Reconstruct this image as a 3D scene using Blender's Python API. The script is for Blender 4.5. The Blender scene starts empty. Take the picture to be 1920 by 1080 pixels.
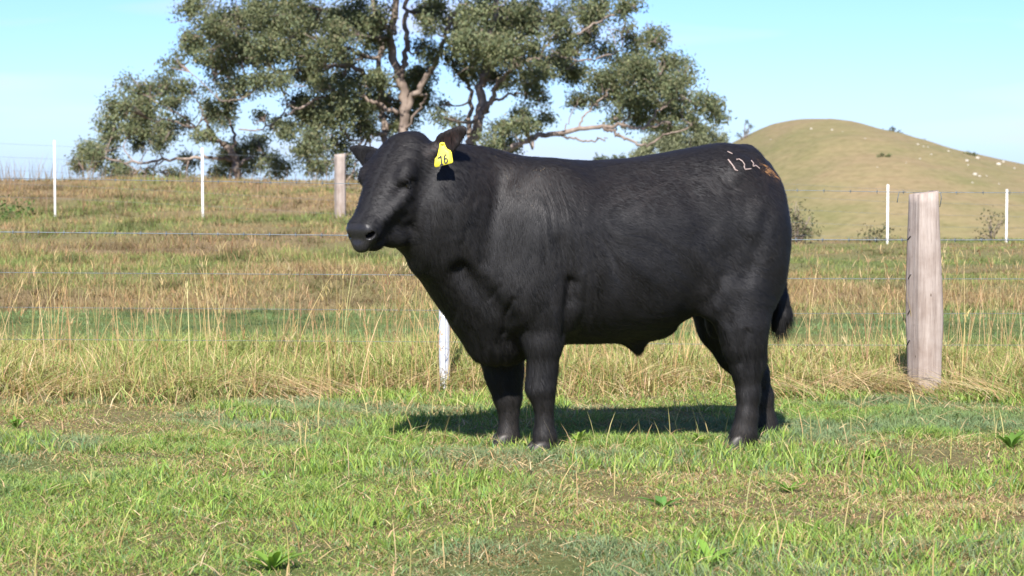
import bpy, math, random
import numpy as np
from mathutils import Vector
from mathutils.bvhtree import BVHTree

# ------------------------------------------------------------------ camera, sky, sun, exposure
scene = bpy.context.scene
COL = scene.collection
F_PX = 4400.0                      # focal length in pixels of a 1920 wide frame
CAM_H = 1.25
HORIZON = 290.0
PITCH = math.atan((540 - HORIZON) / F_PX)

cam_data = bpy.data.cameras.new('camera')
cam_data.sensor_width = 36.0
cam_data.lens = F_PX / 1920.0 * 36.0
cam_data.clip_end = 9000.0
cam_data.dof.use_dof = True
cam_data.dof.focus_distance = 9.9
cam_data.dof.aperture_fstop = 8.0
cam = bpy.data.objects.new('camera', cam_data)
cam.location = (0, 0, CAM_H)
cam.rotation_euler = (math.pi / 2 - PITCH, 0, 0)
COL.objects.link(cam)
scene.camera = cam

SUN_EL, SUN_AZ = math.radians(42), math.radians(185.5)
world = bpy.data.worlds.new('World')
scene.world = world
world.use_nodes = True
wn = world.node_tree
wn.nodes.clear()
sky = wn.nodes.new('ShaderNodeTexSky')
sky.sky_type = 'NISHITA'
sky.sun_disc = False
sky.sun_elevation = SUN_EL
sky.sun_rotation = SUN_AZ
sky.altitude = 1500
sky.air_density = 1.0
sky.dust_density = 1.0
sky.ozone_density = 8.0
bg = wn.nodes.new('ShaderNodeBackground')
bg.inputs[1].default_value = 0.057
wo = wn.nodes.new('ShaderNodeOutputWorld')
# thin cirrus, spread over the whole sky
tc = wn.nodes.new('ShaderNodeTexCoord')
mp = wn.nodes.new('ShaderNodeMapping')
mp.inputs['Rotation'].default_value = (0, 0.12, 0)
mp.inputs['Scale'].default_value = (5.0, 5.0, 42.0)
mp.inputs['Location'].default_value = (1.9, 0.4, 2.2)
cn = wn.nodes.new('ShaderNodeTexNoise')
cn.inputs['Scale'].default_value = 1.0
cn.inputs['Detail'].default_value = 3.0
cr = wn.nodes.new('ShaderNodeMapRange')
cr.inputs[1].default_value = 0.50
cr.inputs[2].default_value = 0.70
cr.inputs[3].default_value = 0.0
cr.inputs[4].default_value = 0.70
cm = wn.nodes.new('ShaderNodeMix')
cm.data_type = 'RGBA'
cm.inputs[7].default_value = (5.3, 5.7, 7.6, 1)
wn.links.new(tc.outputs['Generated'], mp.inputs[0])
wn.links.new(mp.outputs[0], cn.inputs['Vector'])
wn.links.new(cn.outputs[0], cr.inputs[0])
wn.links.new(cr.outputs[0], cm.inputs[0])
tint = wn.nodes.new('ShaderNodeMix')                       # the camera's cool white balance, over the whole sky
tint.data_type = 'RGBA'; tint.blend_type = 'MULTIPLY'
tint.inputs[0].default_value = 1.0
tint.inputs[7].default_value = (0.86, 0.95, 1.22, 1)
wn.links.new(sky.outputs[0], tint.inputs[6])
wn.links.new(tint.outputs[2], cm.inputs[6])
wn.links.new(cm.outputs[2], bg.inputs[0])
wn.links.new(bg.outputs[0], wo.inputs[0])

sun_data = bpy.data.lights.new('sun', 'SUN')
sun_data.energy = 4.5
sun_data.angle = math.radians(0.55)
sun_data.color = (1.0, 0.93, 0.83)
sun = bpy.data.objects.new('sun', sun_data)
sd = Vector((math.sin(SUN_AZ) * math.cos(SUN_EL), math.cos(SUN_AZ) * math.cos(SUN_EL), math.sin(SUN_EL)))
sun.rotation_euler = sd.to_track_quat('Z', 'Y').to_euler()
sun.location = (-2, -6, 9)
COL.objects.link(sun)

vs = scene.view_settings
vs.view_transform = 'Standard'
vs.look = 'None'
vs.gamma = 1.0
vs.use_curve_mapping = False
vs.exposure = 1.5

# ------------------------------------------------------------------ helpers
rng = np.random.default_rng(16)
random.seed(16)
CP, SP = math.cos(PITCH), math.sin(PITCH)

def ray(px, py):
    """direction (with world y = 1) of the line of sight through a point of the 1920 x 1080 picture"""
    x = (px - 960) / F_PX
    z = -(py - 540) / F_PX
    y, zz = CP + z * SP, -SP + z * CP
    return np.array([x / y, 1.0, zz / y])

def at(px, py, Y):
    return np.array([0, 0, CAM_H]) + ray(px, py) * Y

def tag(o, label=None, cat=None, group=None, kind=None):
    if label: o['label'] = label
    if cat: o['category'] = cat
    if group: o['group'] = group
    if kind: o['kind'] = kind
    return o

def empty(name, loc=(0, 0, 0)):
    o = bpy.data.objects.new(name, None)
    o.empty_display_size = 0.1
    o.location = loc
    COL.objects.link(o)
    return o

def link(name, me, parent=None, mat=None):
    if mat is not None and not me.materials:
        me.materials.append(mat)
    o = bpy.data.objects.new(name, me)
    COL.objects.link(o)
    if parent is not None:
        o.parent = parent
        o.location = -Vector(parent.location)
    return o

def mesh_np(name, V, faces_tri=None, faces_quad=None, smooth=True):
    """fast mesh from numpy arrays"""
    me = bpy.data.meshes.new(name)
    V = np.asarray(V, np.float32)
    loops, starts, totals, off = [], [], [], 0
    if faces_quad is not None and len(faces_quad):
        q = np.asarray(faces_quad, np.int32)
        loops.append(q.ravel()); starts.append(np.arange(len(q)) * 4); totals.append(np.full(len(q), 4)); off = q.size
    if faces_tri is not None and len(faces_tri):
        t = np.asarray(faces_tri, np.int32)
        loops.append(t.ravel()); starts.append(off + np.arange(len(t)) * 3); totals.append(np.full(len(t), 3))
    L = np.concatenate(loops).astype(np.int32); S = np.concatenate(starts).astype(np.int32)
    me.vertices.add(len(V)); me.vertices.foreach_set('co', V.ravel())
    me.loops.add(len(L)); me.loops.foreach_set('vertex_index', L)
    me.polygons.add(len(S)); me.polygons.foreach_set('loop_start', S)
    me.update(calc_edges=True)
    if smooth:
        me.polygons.foreach_set('use_smooth', np.ones(len(S), bool))
    return me

def add_color(me, C, name='Col'):
    a = me.attributes.new(name, 'FLOAT_COLOR', 'POINT')
    if C.shape[1] == 3:
        C = np.concatenate([C, np.ones((len(C), 1))], 1)
    a.data.foreach_set('color', np.asarray(C, np.float32).ravel())

def _hash(ix, iy, iz, seed):
    h = (ix.astype(np.int64) * 374761393 + iy.astype(np.int64) * 668265263 + iz.astype(np.int64) * 2147483647 + seed * 974711) & 0xffffffff
    h = ((h ^ (h >> 13)) * 1274126177) & 0xffffffff
    h = (h ^ (h >> 16)) & 0xffff
    return h / 65535.0

def noise3(x, y, z, seed=0):
    x, y, z = np.broadcast_arrays(np.asarray(x, float), np.asarray(y, float), np.asarray(z, float))
    ix, iy, iz = np.floor(x), np.floor(y), np.floor(z)
    fx, fy, fz = x - ix, y - iy, z - iz
    fx, fy, fz = [f * f * (3 - 2 * f) for f in (fx, fy, fz)]
    r = 0
    for a in (0, 1):
        for b in (0, 1):
            for c in (0, 1):
                r = r + _hash(ix + a, iy + b, iz + c, seed) * (fx if a else 1 - fx) * (fy if b else 1 - fy) * (fz if c else 1 - fz)
    return r

def noise2(x, y, seed=0, octaves=1):
    x = np.asarray(x, float); y = np.asarray(y, float)
    r, amp, tot = 0, 1.0, 0
    for o in range(octaves):
        r = r + amp * noise3(x * 2 ** o + 13.7 * o, y * 2 ** o, np.zeros_like(x), seed + o)
        tot += amp; amp *= 0.5
    return r / tot

def sstep(a, b, x):
    t = np.clip((np.asarray(x, float) - a) / (b - a), 0, 1)
    return t * t * (3 - 2 * t)

def tube_arrays(P, R, sides=8, wob=0.0, seed=0):
    """tube through points P with radii R; returns verts, quads, end-cap tris"""
    P = np.asarray(P, float); R = np.asarray(R, float)
    n = len(P)
    T = np.gradient(P, axis=0)
    T /= np.linalg.norm(T, axis=1)[:, None] + 1e-9
    ref = np.array([0.0, 1.0, 0.0]) if abs(T[:, 1]).max() < 0.9 else np.array([1.0, 0.0, 0.0])
    if abs((T @ ref)).max() > 0.95: ref = np.array([0.31, 0.2, 0.93])
    A = np.cross(T, ref); A /= np.linalg.norm(A, axis=1)[:, None] + 1e-9
    B = np.cross(T, A)
    ang = np.linspace(0, 2 * np.pi, sides, endpoint=False)
    rr = R[:, None] * np.ones(sides)
    if wob:
        g = np.random.default_rng(seed)
        rr = rr * (1 + wob * (g.random((n, sides)) - 0.5))
    V = P[:, None, :] + rr[..., None] * (A[:, None, :] * np.cos(ang)[None, :, None] + B[:, None, :] * np.sin(ang)[None, :, None])
    V = V.reshape(-1, 3)
    i = np.arange(n - 1)[:, None] * sides; j = np.arange(sides)[None, :]; k = (j + 1) % sides
    Q = np.stack([i + j, i + k, i + sides + k, i + sides + j], -1).reshape(-1, 4)
    c0, c1 = len(V), len(V) + 1
    V = np.concatenate([V, P[:1], P[-1:]])
    jj = np.arange(sides); kk = (jj + 1) % sides; e = (n - 1) * sides
    Tt = np.concatenate([np.stack([np.full(sides, c0), kk, jj], 1), np.stack([np.full(sides, c1), e + jj, e + kk], 1)])
    return V, Q, Tt

class MB:
    """collects tubes, boxes and loose faces into one mesh"""
    def __init__(s): s.V, s.Q, s.T, s.n = [], [], [], 0
    def add(s, V, Q=None, T=None):
        if Q is not None and len(Q): s.Q.append(np.asarray(Q) + s.n)
        if T is not None and len(T): s.T.append(np.asarray(T) + s.n)
        s.V.append(np.asarray(V, float)); s.n += len(V)
    def tube(s, P, R, sides=8, wob=0.0, seed=0):
        s.add(*tube_arrays(P, R, sides, wob, seed))
    def mesh(s, name, smooth=True):
        return mesh_np(name, np.concatenate(s.V), np.concatenate(s.T) if s.T else None, np.concatenate(s.Q) if s.Q else None, smooth)

# ------------------------------------------------------------------ materials
def new_mat(name):
    m = bpy.data.materials.new(name)
    m.use_nodes = True
    nt = m.node_tree
    nt.nodes.clear()
    out = nt.nodes.new('ShaderNodeOutputMaterial')
    return m, nt, out

def N(nt, typ, **kw):
    n = nt.nodes.new(typ)
    for k, v in kw.items():
        setattr(n, k, v)
    return n

def ramp(nt, fac, stops):
    r = nt.nodes.new('ShaderNodeValToRGB')
    e = r.color_ramp.elements
    while len(e) < len(stops): e.new(0.5)
    for i, (p, c) in enumerate(stops):
        e[i].position = p
        e[i].color = (*c, 1) if len(c) == 3 else c
    nt.links.new(fac, r.inputs[0])
    return r.outputs[0]

def noise_node(nt, scale, detail=4, rough=0.55, vec=None, w=None):
    n = nt.nodes.new('ShaderNodeTexNoise')
    n.inputs['Scale'].default_value = scale
    n.inputs['Detail'].default_value = detail
    n.inputs['Roughness'].default_value = rough
    if vec is not None: nt.links.new(vec, n.inputs['Vector'])
    return n.outputs[0]

def mixrgb(nt, fac, a, b, blend='MIX'):
    m = nt.nodes.new('ShaderNodeMix'); m.data_type = 'RGBA'; m.blend_type = blend
    for sock, val in ((0, fac), (6, a), (7, b)):
        if hasattr(val, 'is_output'): nt.links.new(val, m.inputs[sock])
        else: m.inputs[sock].default_value = val if sock == 0 else ((*val, 1) if len(val) == 3 else val)
    return m.outputs[2]

def attr_leaf_mat(name, trans=0.3, rough=0.6, spec=0.25, tint=(1, 1, 1)):
    """leaf or blade: colour from the mesh's own colour attribute, some light passing through"""
    m, nt, out = new_mat(name)
    a = N(nt, 'ShaderNodeAttribute', attribute_name='Col')
    p = N(nt, 'ShaderNodeBsdfPrincipled')
    p.inputs['Roughness'].default_value = rough
    p.inputs['Specular IOR Level'].default_value = spec
    nt.links.new(a.outputs['Color'], p.inputs['Base Color'])
    t = N(nt, 'ShaderNodeBsdfTranslucent')
    tc_ = mixrgb(nt, 1.0, a.outputs['Color'], (1.15, 1.25, 0.6), 'MULTIPLY')
    nt.links.new(tc_, t.inputs[0])
    mx = N(nt, 'ShaderNodeMixShader'); mx.inputs[0].default_value = trans
    nt.links.new(p.outputs[0], mx.inputs[1]); nt.links.new(t.outputs[0], mx.inputs[2])
    nt.links.new(mx.outputs[0], out.inputs[0])
    return m

def plain_mat(name, col, rough=0.6, spec=0.3, metal=0.0, var=0.0, scale=20.0, bump=0.0):
    m, nt, out = new_mat(name)
    p = N(nt, 'ShaderNodeBsdfPrincipled')
    p.inputs['Roughness'].default_value = rough
    p.inputs['Specular IOR Level'].default_value = spec
    p.inputs['Metallic'].default_value = metal
    tcn = N(nt, 'ShaderNodeTexCoord')
    nz = noise_node(nt, scale, 5, 0.6, tcn.outputs['Object'])
    lo = tuple(c * (1 - var) for c in col); hi = tuple(min(1, c * (1 + var)) for c in col)
    nt.links.new(ramp(nt, nz, [(0.3, lo), (0.7, hi)]), p.inputs['Base Color'])
    if bump:
        b = N(nt, 'ShaderNodeBump'); b.inputs['Strength'].default_value = bump
        nt.links.new(nz, b.inputs['Height']); nt.links.new(b.outputs[0], p.inputs['Normal'])
    nt.links.new(p.outputs[0], out.inputs[0])
    return m
# ------------------------------------------------------------------ ground
LEFT = [(-200, 0), (0, 0), (12.4, 0.0), (16, 0.012), (19.6, -0.05), (20.4, 0.02), (21.4, 0.125), (25, 0.15), (30, 0.17), (38, 0.25), (44, 0.45), (50, 0.66), (53, 0.66), (58, 0.3), (70, -1.6), (120, -6), (300, -12), (600, -20), (1500, -42), (4000, -110)]
RIGHT = [(-200, 0), (0, 0), (12.4, 0.0), (16, 0.0), (20, -0.07), (21.5, -0.03), (24, -0.02), (30, -0.11), (38, -0.22), (41, -0.235), (43, -0.35), (48, -1.0), (70, -2.6), (120, -6.5), (300, -12.5), (600, -20), (1500, -42), (4000, -110)]
lx, lz = np.array(LEFT).T; rx, rz = np.array(RIGHT).T

def smooth_interp(x, xs, ys):
    w = np.clip(np.abs(x) * 0.02, 0.15, 6)
    return (np.interp(x - w, xs, ys) + 2 * np.interp(x, xs, ys) + np.interp(x + w, xs, ys)) / 4

def gz(x, y):
    x = np.asarray(x, float); y = np.asarray(y, float)
    px = 960 + F_PX * x / np.maximum(y, 4.0)
    s = sstep(620, 1420, px)
    z = smooth_interp(y, lx, lz) * (1 - s) + smooth_interp(y, rx, rz) * s
    far = sstep(13, 19, y) * sstep(140, 60, y)
    z = z + (noise2(x * 0.9, y * 0.9, 31, 2) - 0.5) * (0.035 + 0.10 * far)
    z = z + (noise2(x * 3.1, y * 3.1, 37, 2) - 0.5) * (0.018 + 0.05 * far)
    # flat where the bull stands
    return z

def spread(lo, hi, n, c, w):
    """coordinates dense round c, sparse far away"""
    t = np.linspace(math.asinh((lo - c) / w), math.asinh((hi - c) / w), n)
    return c + w * np.sinh(t)
gxs = np.unique(np.concatenate([spread(-3500, 3500, 190, 0, 5.0), np.arange(-5, 5, 0.11)]))
gys = np.unique(np.concatenate([spread(-80, 4000, 150, 12, 8.0), np.arange(6, 24, 0.13), np.arange(24, 60, 0.4)]))
gX, gY = np.meshgrid(gxs, gys)
gV = np.stack([gX, gY, gz(gX, gY)], -1).reshape(-1, 3)
ni, nj = len(gys), len(gxs)
ii = np.arange(ni - 1)[:, None] * nj; jj = np.arange(nj - 1)[None]
gQ = np.stack([ii + jj, ii + jj + 1, ii + nj + jj + 1, ii + nj + jj], -1).reshape(-1, 4)

def zones(x, y):
    """how green (1) or dry (0) the pasture is: a property of the sward, patch by patch"""
    g = noise2(x * 0.55, y * 0.45, 51, 3)
    g = 0.5 + (g - 0.5) * 1.9
    g = g + 0.20 * sstep(12.2, 10.5, y)                                   # grazed turf
    g = g + 0.6 * sstep(14.5, 16, y) * sstep(19.5, 18.5, y)              # lush strip under the bank
    px = 960 + F_PX * x / np.maximum(y, 4.0)
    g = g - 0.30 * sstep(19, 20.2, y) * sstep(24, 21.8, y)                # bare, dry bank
    g = g - 0.10 * sstep(24, 40, y) * sstep(900, 500, px)
    g = g - 0.30 * sstep(36, 46, y) * sstep(900, 500, px)
    g = g + 0.16 * sstep(24, 28, y) * sstep(1200, 1500, px)
    return np.clip(g, 0, 1)

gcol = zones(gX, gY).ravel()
ground_m, nt, out = new_mat('pasture_soil')
p = N(nt, 'ShaderNodeBsdfPrincipled'); p.inputs['Roughness'].default_value = 0.95; p.inputs['Specular IOR Level'].default_value = 0.1
geo = N(nt, 'ShaderNodeNewGeometry')
at_ = N(nt, 'ShaderNodeAttribute', attribute_name='Col')
sp_ = N(nt, 'ShaderNodeSeparateColor'); nt.links.new(at_.outputs['Color'], sp_.inputs[0])
na = noise_node(nt, 26, 8, 0.78, geo.outputs['Position']); nb = noise_node(nt, 1.3, 4, 0.6, geo.outputs['Position'])
green = ramp(nt, na, [(0.3, (0.05, 0.07, 0.02)), (0.5, (0.115, 0.145, 0.045)), (0.72, (0.20, 0.21, 0.085))])
dry = ramp(nt, na, [(0.3, (0.09, 0.065, 0.034)), (0.5, (0.19, 0.14, 0.075)), (0.72, (0.29, 0.225, 0.13))])
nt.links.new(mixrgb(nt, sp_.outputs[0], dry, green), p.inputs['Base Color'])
b = N(nt, 'ShaderNodeBump'); b.inputs['Strength'].default_value = 1.0; b.inputs['Distance'].default_value = 0.03
nt.links.new(na, b.inputs['Height']); nt.links.new(b.outputs[0], p.inputs['Normal'])
nt.links.new(p.outputs[0], out.inputs[0])
gme = mesh_np('ground', gV, None, gQ)
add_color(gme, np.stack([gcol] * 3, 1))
tag(link('ground', gme, None, ground_m), kind='structure')

# ------------------------------------------------------------------ hill
HD = 330.0
prof = [(1000, 480), (1150, 420), (1260, 352), (1330, 305), (1385, 268), (1420, 248), (1450, 235), (1485, 227), (1520, 224), (1560, 227), (1600, 236), (1660, 250), (1720, 268), (1780, 284), (1850, 299), (1920, 313), (2020, 334), (2150, 362), (2320, 400), (2550, 450)]
hx = np.array([at(px, py, HD)[0] for px, py in prof]); hzp = np.array([at(px, py, HD)[2] for px, py in prof])
hill_x = np.linspace(hx[0] - 25, hx[-1] + 40, 190)
hill_y = np.concatenate([np.linspace(-150, -60, 24), np.linspace(-57, 40, 50), np.linspace(45, 160, 16)])
def hill_z(x, y):
    rz_ = hermite_np(hx, hzp, x)
    base = -21.0
    fy = np.where(y < 0, np.cos(np.clip(-y / 150.0, 0, 1) * math.pi / 2) ** 0.9, np.cos(np.clip(y / 160.0, 0, 1) * math.pi / 2) ** 1.5)
    z = base + (rz_ - base) * fy
    return z + (noise2(x * 0.05, y * 0.05, 71, 3) - 0.5) * 1.6 * (1 - 0.75 * np.exp(-(y / 25.0) ** 2)) + (noise2(x * 0.4, y * 0.4, 73, 2) - 0.5) * 0.25
def hermite_np(xs, ys, x):
    d = np.diff(ys) / np.diff(xs); m = np.concatenate([[d[0]], (d[:-1] + d[1:]) / 2, [d[-1]]])
    xc = np.clip(x, xs[0], xs[-1]); i = np.clip(np.searchsorted(xs, xc) - 1, 0, len(xs) - 2)
    h = xs[i + 1] - xs[i]; t = (xc - xs[i]) / h
    r = (2*t**3-3*t**2+1)*ys[i] + (t**3-2*t**2+t)*h*m[i] + (-2*t**3+3*t**2)*ys[i+1] + (t**3-t**2)*h*m[i+1]
    return r - np.maximum(xs[0] - x, 0) * 0.3 - np.maximum(x - xs[-1], 0) * 0.3
X_, Y_ = np.meshgrid(hill_x, hill_y)
hV = np.stack([X_, Y_ + HD, hill_z(X_, Y_)], -1).reshape(-1, 3)
ni, nj = X_.shape
ii = np.arange(ni - 1)[:, None] * nj; jj = np.arange(nj - 1)[None]
hQ = np.stack([ii + jj, ii + jj + 1, ii + nj + jj + 1, ii + nj + jj], -1).reshape(-1, 4)
hill_m, nt, out = new_mat('dry_hill_grass')
p = N(nt, 'ShaderNodeBsdfPrincipled'); p.inputs['Roughness'].default_value = 0.95; p.inputs['Specular IOR Level'].default_value = 0.08
geo = N(nt, 'ShaderNodeNewGeometry')
mpv = N(nt, 'ShaderNodeMapping'); mpv.inputs['Scale'].default_value = (0.35, 0.35, 1.6); nt.links.new(geo.outputs['Position'], mpv.inputs[0])
na = noise_node(nt, 0.16, 6, 0.65, mpv.outputs[0]); nb = noise_node(nt, 0.9, 5, 0.7, geo.outputs['Position'])
c1 = ramp(nt, na, [(0.34, (0.142, 0.136, 0.064)), (0.5, (0.172, 0.148, 0.080)), (0.66, (0.192, 0.150, 0.090))])
c2 = ramp(nt, nb, [(0.3, (0.78, 0.80, 0.72)), (0.5, (1.0, 1.0, 0.97)), (0.7, (1.16, 1.13, 1.08))])
wv = N(nt, 'ShaderNodeTexWave', wave_type='BANDS', bands_direction='Z'); wv.inputs['Scale'].default_value = 0.55; wv.inputs['Distortion'].default_value = 7.0; wv.inputs['Detail'].default_value = 3.0; wv.inputs['Detail Scale'].default_value = 0.35
nt.links.new(geo.outputs['Position'], wv.inputs['Vector'])
trk = ramp(nt, wv.outputs['Fac'], [(0.0, (0.80, 0.77, 0.72)), (0.22, (1, 1, 1))])            # stock tracks along the slope
nt.links.new(mixrgb(nt, 0.35, mixrgb(nt, 1.0, c1, c2, 'MULTIPLY'), trk, 'MULTIPLY'), p.inputs['Base Color'])
nt.links.new(p.outputs[0], out.inputs[0])
tag(link('hill', mesh_np('hill', hV, None, hQ), None, hill_m), kind='structure')
hill_bvh = BVHTree.FromPolygons([tuple(v) for v in hV], [tuple(q) for q in hQ])
def on_hill(px, py):
    h = hill_bvh.ray_cast(Vector((0, 0, CAM_H)), Vector(ray(px, py)).normalized())
    return None if h[0] is None else np.array(h[0])
# ------------------------------------------------------------------ the bull
BYAW = math.radians(16)
BO = np.array([0.50, 10.0, 0.0])                     # on the ground under the middle of the body
BF = np.array([-math.cos(BYAW), -math.sin(BYAW), 0])  # forward
BL = np.array([math.sin(BYAW), -math.cos(BYAW), 0])   # the bull's left, the side in view

def loc(px, py, v):
    """point of the bull (forward, left, up) seen at a picture point, on the lengthwise plane at distance v from its middle"""
    d = ray(px, py); o = np.array([0, 0, CAM_H])
    t = (v - np.dot(o - BO, BL)) / np.dot(d, BL)
    p = o + d * t - BO
    return np.array([np.dot(p, BF), v, p[2]])

def to_local(p):
    p = np.asarray(p) - BO
    return np.stack([p @ BF, p @ BL, p[..., 2]], -1)

def to_world(q):
    q = np.asarray(q)
    return BO + q[..., :1] * BF + q[..., 1:2] * BL + q[..., 2:3] * np.array([0, 0, 1.0])

H = 0.007
G0 = np.array([-0.95, -0.45, -0.012]); G1 = np.array([1.32, 0.66, 1.42])
GN = np.ceil((G1 - G0) / H).astype(int)
GX = [G0[i] + H * np.arange(GN[i]) for i in range(3)]
FLD = np.full(GN, 0.5, np.float32)

def _sl(lo, hi):
    a = np.clip(np.floor((np.asarray(lo) - G0) / H).astype(int), 0, GN)
    b = np.clip(np.ceil((np.asarray(hi) - G0) / H).astype(int) + 1, 0, GN)
    s = tuple(slice(a[i], b[i]) for i in range(3))
    ax = (GX[0][s[0]][:, None, None], GX[1][s[1]][None, :, None], GX[2][s[2]][None, None, :])
    return s, ax

def _apply(s, d, k, mode):
    sub = FLD[s]
    if mode == 'add':
        h = np.clip(0.5 + 0.5 * (sub - d) / k, 0, 1)
        FLD[s] = sub * (1 - h) + d * h - k * h * (1 - h)
    else:                       # carve
        h = np.clip(0.5 - 0.5 * (sub + d) / k, 0, 1)
        FLD[s] = sub * (1 - h) - d * h + k * h * (1 - h)

def ell(c, r, k=0.04, axes=None, mode='add'):
    """ellipsoid with half axes r along the rows of axes"""
    c = np.asarray(c, float); r = np.asarray(r, float)
    m = r.max() + k + 0.03
    s, (x, y, z) = _sl(c - m, c + m)
    x, y, z = x - c[0], y - c[1], z - c[2]
    if axes is None:
        q = (x, y, z)
    else:
        q = [x * a[0] + y * a[1] + z * a[2] for a in np.asarray(axes, float)]
    k0 = np.sqrt((q[0] / r[0]) ** 2 + (q[1] / r[1]) ** 2 + (q[2] / r[2]) ** 2) + 1e-6
    k1 = np.sqrt((q[0] / r[0] ** 2) ** 2 + (q[1] / r[1] ** 2) ** 2 + (q[2] / r[2] ** 2) ** 2) + 1e-6
    _apply(s, (k0 * (k0 - 1) / k1).astype(np.float32), k, mode)

def cone(a, ra, b, rb, k=0.03, flat=1.0, mode='add'):
    """tapered limb segment; flat squeezes it sideways"""
    a = np.asarray(a, float); b = np.asarray(b, float)
    m = max(ra, rb) + k + 0.03
    s, (x, y, z) = _sl(np.minimum(a, b) - m, np.maximum(a, b) + m)
    ab = b - a; L2 = ab @ ab
    px, py, pz = x - a[0], y - a[1], z - a[2]
    t = np.clip((px * ab[0] + py * ab[1] + pz * ab[2]) / L2, 0, 1)
    dx, dy, dz = px - t * ab[0], (py - t * ab[1]) / flat, pz - t * ab[2]
    d = np.sqrt(dx * dx + dy * dy + dz * dz) - (ra + (rb - ra) * t)
    _apply(s, d.astype(np.float32), k, mode)

def chain(pts, k=0.03, flat=1.0, mode='add'):
    for (a, ra), (b, rb) in zip(pts[:-1], pts[1:]):
        cone(a, ra, b, rb, k, flat, mode)

def hermite(xs, ys, x):
    """smooth interpolation through knots"""
    xs = np.asarray(xs, float); ys = np.asarray(ys, float)
    o = np.argsort(xs); xs, ys = xs[o], ys[o]
    d = np.diff(ys) / np.diff(xs)
    m = np.concatenate([[d[0]], (d[:-1] + d[1:]) / 2, [d[-1]]])
    x = np.clip(x, xs[0], xs[-1])
    i = np.clip(np.searchsorted(xs, x) - 1, 0, len(xs) - 2)
    h = xs[i + 1] - xs[i]; t = (x - xs[i]) / h
    return ((2 * t ** 3 - 3 * t ** 2 + 1) * ys[i] + (t ** 3 - 2 * t ** 2 + t) * h * m[i]
            + (-2 * t ** 3 + 3 * t ** 2) * ys[i + 1] + (t ** 3 - t ** 2) * h * m[i + 1])

# --- trunk: back line, belly line and width along the body
topl = [loc(*p, 0) for p in [(868, 370), (905, 318), (950, 297), (1000, 295), (1060, 299), (1120, 301), (1180, 296), (1240, 288), (1300, 277), (1355, 268), (1392, 275), (1415, 290), (1430, 335)]]
botl = [loc(*p, 0) for p in [(862, 470), (880, 580), (915, 640), (960, 660), (1010, 655), (1060, 645), (1120, 644), (1180, 640), (1230, 626), (1280, 600), (1330, 575), (1395, 560), (1425, 530)]]
tu = np.array([p[0] for p in topl]); tz = np.array([p[2] for p in topl])
bu = np.array([p[0] for p in botl]); bz = np.array([p[2] for p in botl])
wid_u = [-0.60, -0.53, -0.42, -0.3, -0.12, 0.1, 0.28, 0.42, 0.55, 0.66]
wid = [0.15, 0.215, 0.25, 0.262, 0.285, 0.305, 0.295, 0.265, 0.225, 0.14]
u0, u1 = -0.60, 0.66
s_, (x_, y_, z_) = _sl((u0 - 0.12, -0.45, 0.3), (u1 + 0.12, 0.45, 1.42))
ux = np.clip(x_, u0, u1)
tt, bb, ww = hermite(tu, tz, ux), hermite(bu, bz, ux), hermite(wid_u, wid, ux)
cz = bb + (tt - bb) * 0.47
hz = np.where(z_ > cz, tt - cz, cz - bb)
pw = np.where(z_ > cz, 2.45, 2.0)
rr_ = ((np.abs(y_) / ww) ** pw + (np.abs(z_ - cz) / hz) ** pw) ** (1 / pw)
d_ = (rr_ - 1) * np.minimum(ww, hz) * 0.95
d_ = np.where(x_ > u1, np.sqrt(np.maximum(d_ + 0.1, 0) ** 2 + (x_ - u1) ** 2) - 0.1, d_)
d_ = np.where(x_ < u0, np.sqrt(np.maximum(d_ + 0.1, 0) ** 2 + (x_ - u0) ** 2) - 0.1, d_)
_apply(s_, d_.astype(np.float32), 0.02, 'add')

# --- hindquarters
for sgn in (1, -1):
    ell(loc(1352, 312, 0.0) * (1, 0, 1) + (0, sgn * 0.17, -0.035), (0.075, 0.055, 0.055), 0.06)      # hip bone
    ell(loc(1397, 440, 0.0) * (1, 0, 1) + (0, sgn * 0.135, 0), (0.14, 0.12, 0.22), 0.08)            # rump and round
    ell(loc(1385, 515, 0.0) * (1, 0, 1) + (0, sgn * 0.15, 0), (0.145, 0.095, 0.19), 0.08)            # thigh
    ell(loc(1424, 368, 0.0) * (1, 0, 1) + (0, sgn * 0.09, 0), (0.06, 0.07, 0.08), 0.05)            # pin bone
ell(loc(1350, 555, 0.18), (0.085, 0.06, 0.12), 0.10)              # near stifle
ell(loc(1330, 560, -0.19), (0.085, 0.065, 0.11), 0.06)
ell(loc(1402, 336, 0.0), (0.095, 0.15, 0.105), 0.07)              # croup
# near hind leg
chain([(loc(1395, 545, 0.165), 0.125), (loc(1393, 610, 0.175), 0.108), (loc(1395, 648, 0.175), 0.086), (loc(1401, 688, 0.17), 0.070)], 0.045, 0.8)
chain([(loc(1401, 688, 0.17), 0.070), (loc(1403, 736, 0.17), 0.047), (loc(1400, 780, 0.17), 0.044), (loc(1395, 812, 0.17), 0.052), (loc(1389, 830, 0.17), 0.052)], 0.03, 0.85)
cone(loc(1424, 650, 0.17), 0.026, loc(1427, 678, 0.17), 0.028, 0.03)                               # point of the hock
# far hind leg
chain([(loc(1352, 560, -0.17), 0.12), (loc(1352, 610, -0.17), 0.10), (loc(1378, 660, -0.17), 0.078), (loc(1412, 700, -0.17), 0.068)], 0.05, 0.8)
chain([(loc(1412, 700, -0.17), 0.068), (loc(1426, 745, -0.17), 0.053), (loc(1431, 785, -0.17), 0.050), (loc(1434, 805, -0.17), 0.054), (loc(1436, 816, -0.17), 0.052)], 0.03, 0.85)
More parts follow.
